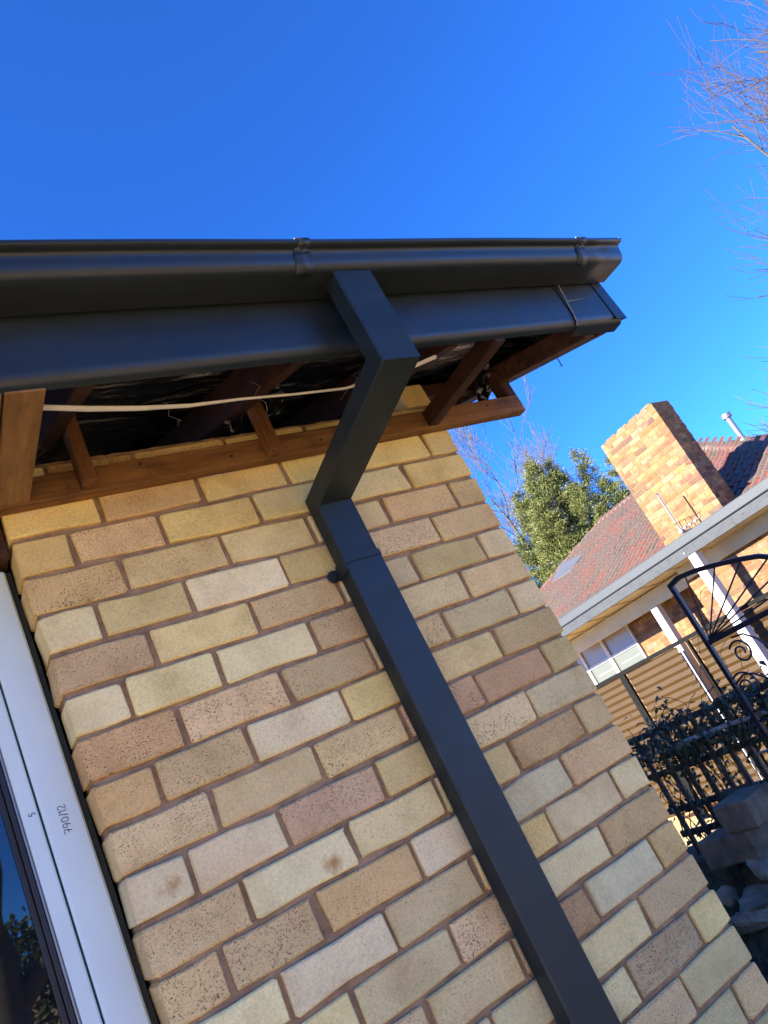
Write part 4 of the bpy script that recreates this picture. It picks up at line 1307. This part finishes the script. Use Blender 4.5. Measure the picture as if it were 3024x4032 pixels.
def rubble():
    z9 = lambda a, b_, x: on(2400 + a / 2.107, 2750 + b_ / 2.107, 0, x)
    b2 = z9(990, 1275, 3.0)
    blocky('concrete_block', M['concrete'], b2 + Vector((.10, 0, 0)), (.20, .385, .15), (math.radians(-2), .05, -.10), 'grey concrete block lying flat, the lower of two on the garden bank', 'block', 1)
    b1 = z9(1040, 1010, 2.98)
    blocky('concrete_block', M['concrete'], b1 + Vector((.13, 0, .005)), (.27, .205, .145), (math.radians(3), .03, .12), 'grey concrete block standing end-on, on top of another block', 'block', 2)
    S = [((1215, 1740), 2.95, (.16, .24, .12), (.1, .3, .2), 'stone', 'pale flat stone at the right edge below the concrete blocks'),
         ((1200, 1880), 2.92, (.18, .26, .12), (.3, .1, .5), 'stone', 'rounded pale stone under the pale flat stone'),
         ((1060, 1690), 3.05, (.14, .20, .11), (.1, .1, .9), 'stone', 'small grey stone left of the pale flat stone'),
         ((1000, 1555), 3.10, (.12, .16, .11), (.5, .1, .3), 'stone_dark', 'dark mossy stone just below the lower concrete block'),
         ((1270, 1560), 3.05, (.15, .18, .13), (.2, .6, .1), 'stone_dark', 'dark squared stone at the right edge below the concrete blocks'),
         ((1300, 1400), 3.0, (.14, .15, .14), (.9, .2, .4), 'stone', 'rough speckled stone at the right edge beside the lower concrete block'),
         ((1195, 960), 3.22, (.20, .22, .30), (.2, .1, .7), 'stone_dark', 'mossy stone leaning behind the upper concrete block'),
         ((960, 1430), 3.16, (.20, .34, .14), (.0, .1, .2), 'stone_dark', 'flat dark stone supporting the lower concrete block'),
         ((1120, 1480), 3.14, (.20, .30, .16), (.3, .1, .2), 'stone_dark', 'broad dark stone in the gap under the concrete blocks'),
         ((1010, 1830), 3.10, (.16, .2, .12), (.3, .4, .2), 'stone_dark', 'half buried dark stone beside the brick wall corner')]
    for i, (px, x, sz, rt, mt, lb) in enumerate(S):
        stone('field_stone', M[mt], z9(*px, x) + Vector((.05, 0, 0)), sz, rt, lb, i + 3)
    # gravel and grass at the foot of the bank
    rg = random.Random(77); mb = MB()
    for i in range(1600):
        x = rg.uniform(2.4, 3.1); y = rg.uniform(1.0, 2.8)
        t = max(0, min(1, (x - 2.55) / .75)); t = t * t * (3 - 2 * t); z = GZ + .5 * t
        h = rg.uniform(.03, .09); a = rg.uniform(0, 6.28); w = .0035
        dx, dy = math.cos(a) * w, math.sin(a) * w; l = Vector((rg.uniform(-.03, .03), rg.uniform(-.03, .03), h))
        mb.add([(x - dx, y - dy, z), (x + dx, y + dy, z), (x + l.x * .5 + dx * .6, y + l.y * .5 + dy * .6, z + h * .6), (x + l.x, y + l.y, z + h)], [(0, 1, 2), (0, 2, 3)])
    tag(mb.build('grass', M['grass_blade']), 'short green grass growing at the foot of the garden bank', 'grass', kind='stuff')
rubble()

# ------------------------------------------------------------------ trees
def bare_tree(name, base, height, spread, seed, label, group=None, mat='bark', trunk_r=.16, levels=5, lean=(0, 0), first=.28, upright=.5, twig=.004, nb_=3, minr=.0):
    rg = random.Random(seed)
    t = thing(name, base, label, 'tree', group)
    trunk = MB(); crown = MB()
    def grow(p, d, L, r, lv):
        n = 5 if lv < 2 else 4
        P = [p]; R = [r]
        for i in range(n):
            d = (d + Vector((rg.gauss(0, .16), rg.gauss(0, .16), rg.gauss(0, .10) + .05 * upright))).normalized()
            P.append(P[-1] + d * (L / n)); R.append(max(twig, r * (1 - .5 * (i + 1) / n)))
        (trunk if lv == 0 else crown).tube(P, R, 8 if lv == 0 else 5 if lv < 3 else 3, caps=lv < 2)
        if lv >= levels: return
        k = nb_ + (1 if lv in (0, 2) else 0) + rg.randint(0, 1)
        for i in range(k):
            f = rg.uniform(.35, 1.0) if lv else rg.uniform(.55, 1.0)
            q = P[min(n, int(f * n))]; rr = R[min(n, int(f * n))]
            az = rg.uniform(0, 2 * math.pi); tl = rg.uniform(.4, .95)
            side = Vector((math.cos(az), math.sin(az), 0))
            nd_ = (d * math.cos(tl) + side * math.sin(tl) * spread + Vector((0, 0, upright * .35))).normalized()
            grow(q, nd_, L * rg.uniform(.52, .80), max(twig, rr * rg.uniform(.5, .72)), lv + 1)
    grow(Vector(base), Vector((lean[0], lean[1], 1)).normalized(), height * first, trunk_r, 0)
    trunk.build('trunk', M[mat], t, smooth=True)
    crown.build('crown', M[mat], t, smooth=True)
    return t
def polar(az, d): return (CAM_C.x + d * math.cos(math.radians(az)), CAM_C.y + d * math.sin(math.radians(az)), NZ)
bare_tree('bare_tree', polar(7.2, 16), 26, 1.0, 16, 'big bare pale-barked tree whose twigs enter from the upper right', mat='bark_pale', trunk_r=.24, levels=5, first=.26, upright=.8, twig=.0048, nb_=3)
def polar(az, d): return (CAM_C.x + d * math.cos(math.radians(az)), CAM_C.y + d * math.sin(math.radians(az)), NZ)
bare_tree('bare_tree', polar(47.8, 31), 27, .8, 23, 'slender bare tree seen just right of the brick wall corner', mat='bark', trunk_r=.2, levels=5, first=.27, upright=1.0, twig=.009, nb_=3)
bare_tree('bare_tree', polar(25.5, 26), 13, 1.0, 31, 'bare tree behind the flue pipe on the right', mat='bark', trunk_r=.14, levels=5, first=.28, upright=.6, twig=.008, nb_=3)

bare_tree('bare_tree', polar(18.6, 21), 17, 1.15, 52, 'smaller bare tree whose thin branches reach in at the right edge above the roof', mat='bark', trunk_r=.16, levels=5, first=.24, upright=.5, twig=.006, nb_=3)
def conifer():
    rg = random.Random(5)
    base = Vector(polar(40.3, 25))
    t = thing('conifer_tree', base, 'dense olive green conifer behind the tiled roof', 'tree')
    mt = MB(); mt.tube([base, base + Vector((.1, 0, 4)), base + Vector((0, .1, 8.0))], [.28, .18, .04], 8); mt.build('trunk', M['bark'], t, smooth=True)
    lm = MB(); mc = MB()
    ax = Vector((-math.sin(math.radians(40)), math.cos(math.radians(40)), 0))      # towards the left in the photo
    leaders = [(ax * .35, 9.7, 1.6), (ax * -.25 + Vector((.2, .2, 0)), 9.5, 1.1), (ax * -1.25 + Vector((.3, .3, 0)), 9.4, 1.0), (ax * 1.1, 9.1, 1.3), (ax * -2.0, 8.5, 1.0),
               (ax * .8 + Vector((-.6, -.6, 0)), 8.2, 1.5), (ax * 1.9, 7.7, 1.2), (ax * -.5 + Vector((-.5, -.5, 0)), 8.2, 1.3), (ax * 2.6, 6.6, .9), (ax * -1.3 + Vector((-.4, -.4, 0)), 7.6, 1.1)]
    for off, top, rad in leaders:
        nbr = int(150 * rad)
        for i in range(nbr):
            f = rg.random() ** .8
            z = 2.6 + (top - 2.6) * f
            r = rad * (1 - f) ** .65 * rg.uniform(.65, 1.15) + .10
            a = rg.uniform(0, 2 * math.pi)
            p = base + off + Vector((0, 0, z)); d = Vector((math.cos(a), math.sin(a), rg.uniform(.1, .55))).normalized()
            q = p + d * r
            lm.tube([p, q], [.012, .004], 3, caps=False)
            m_ = max(5, int(r * 24))
            for k in range(m_):
                s = p.lerp(q, .35 + .65 * (k + rg.random()) / m_)
                for jj in range(15):
                    dd = (d + Vector((rg.gauss(0, .6), rg.gauss(0, .6), rg.gauss(.1, .5)))).normalized()
                    L = rg.uniform(.05, .12); w = rg.uniform(.007, .014)
                    n = Vector((rg.gauss(0, 1), rg.gauss(0, 1), rg.gauss(0, 1))).normalized(); sd = dd.cross(n).normalized() * w
                    c = s + Vector((rg.gauss(0, .075), rg.gauss(0, .075), rg.gauss(0, .075)))
                    mc.add([c - sd * .4, c + dd * L * .5 + sd, c + dd * L, c + dd * L * .5 - sd], [(0, 1, 2, 3)])
    lm.build('limb', M['bark'], t)
    mc.build('crown', M['conifer'], t)
conifer()

# things across the yard that the window glass mirrors
bare_tree('yard_tree', (0.05, -8.0, GZ), 12.0, 1.1, 41, 'stout bare tree mirrored in the window glass', mat='bark', trunk_r=.30, levels=5, first=.28, upright=.4, twig=.006)
bare_tree('yard_tree', (-.9, -11.5, GZ), 13, 1.1, 47, 'second bare tree farther back in the window reflection', mat='bark', trunk_r=.24, levels=5, first=.28, upright=.4, twig=.006)
def hedge():
    rg = random.Random(6); mb = MB()
    for i in range(14000):
        x = rg.uniform(-5, 5); y = -14 + rg.gauss(0, .5); z = GZ + 2.6 * rg.random() ** .7 + .25 * noise.noise(Vector((x, 0, 0)))
        d = Vector((rg.gauss(0, 1), rg.gauss(0, 1), rg.gauss(0, 1))).normalized(); n = Vector((rg.gauss(0, 1), rg.gauss(0, 1), rg.gauss(0, 1))).normalized()
        s = d.cross(n).normalized() * .05
        mb.add([(x, y, z), Vector((x, y, z)) + d * .08 + s, Vector((x, y, z)) + d * .16, Vector((x, y, z)) + d * .08 - s], [(0, 1, 2, 3)])
    tag(mb.build('hedge', M['hedge']), 'green hedge across the yard mirrored low in the window glass', 'hedge')
hedge()

# ------------------------------------------------------------------ lift the working frame so that the ground is z = 0
for o in scene.objects:
    if o.parent is None:
        o.location.z += H
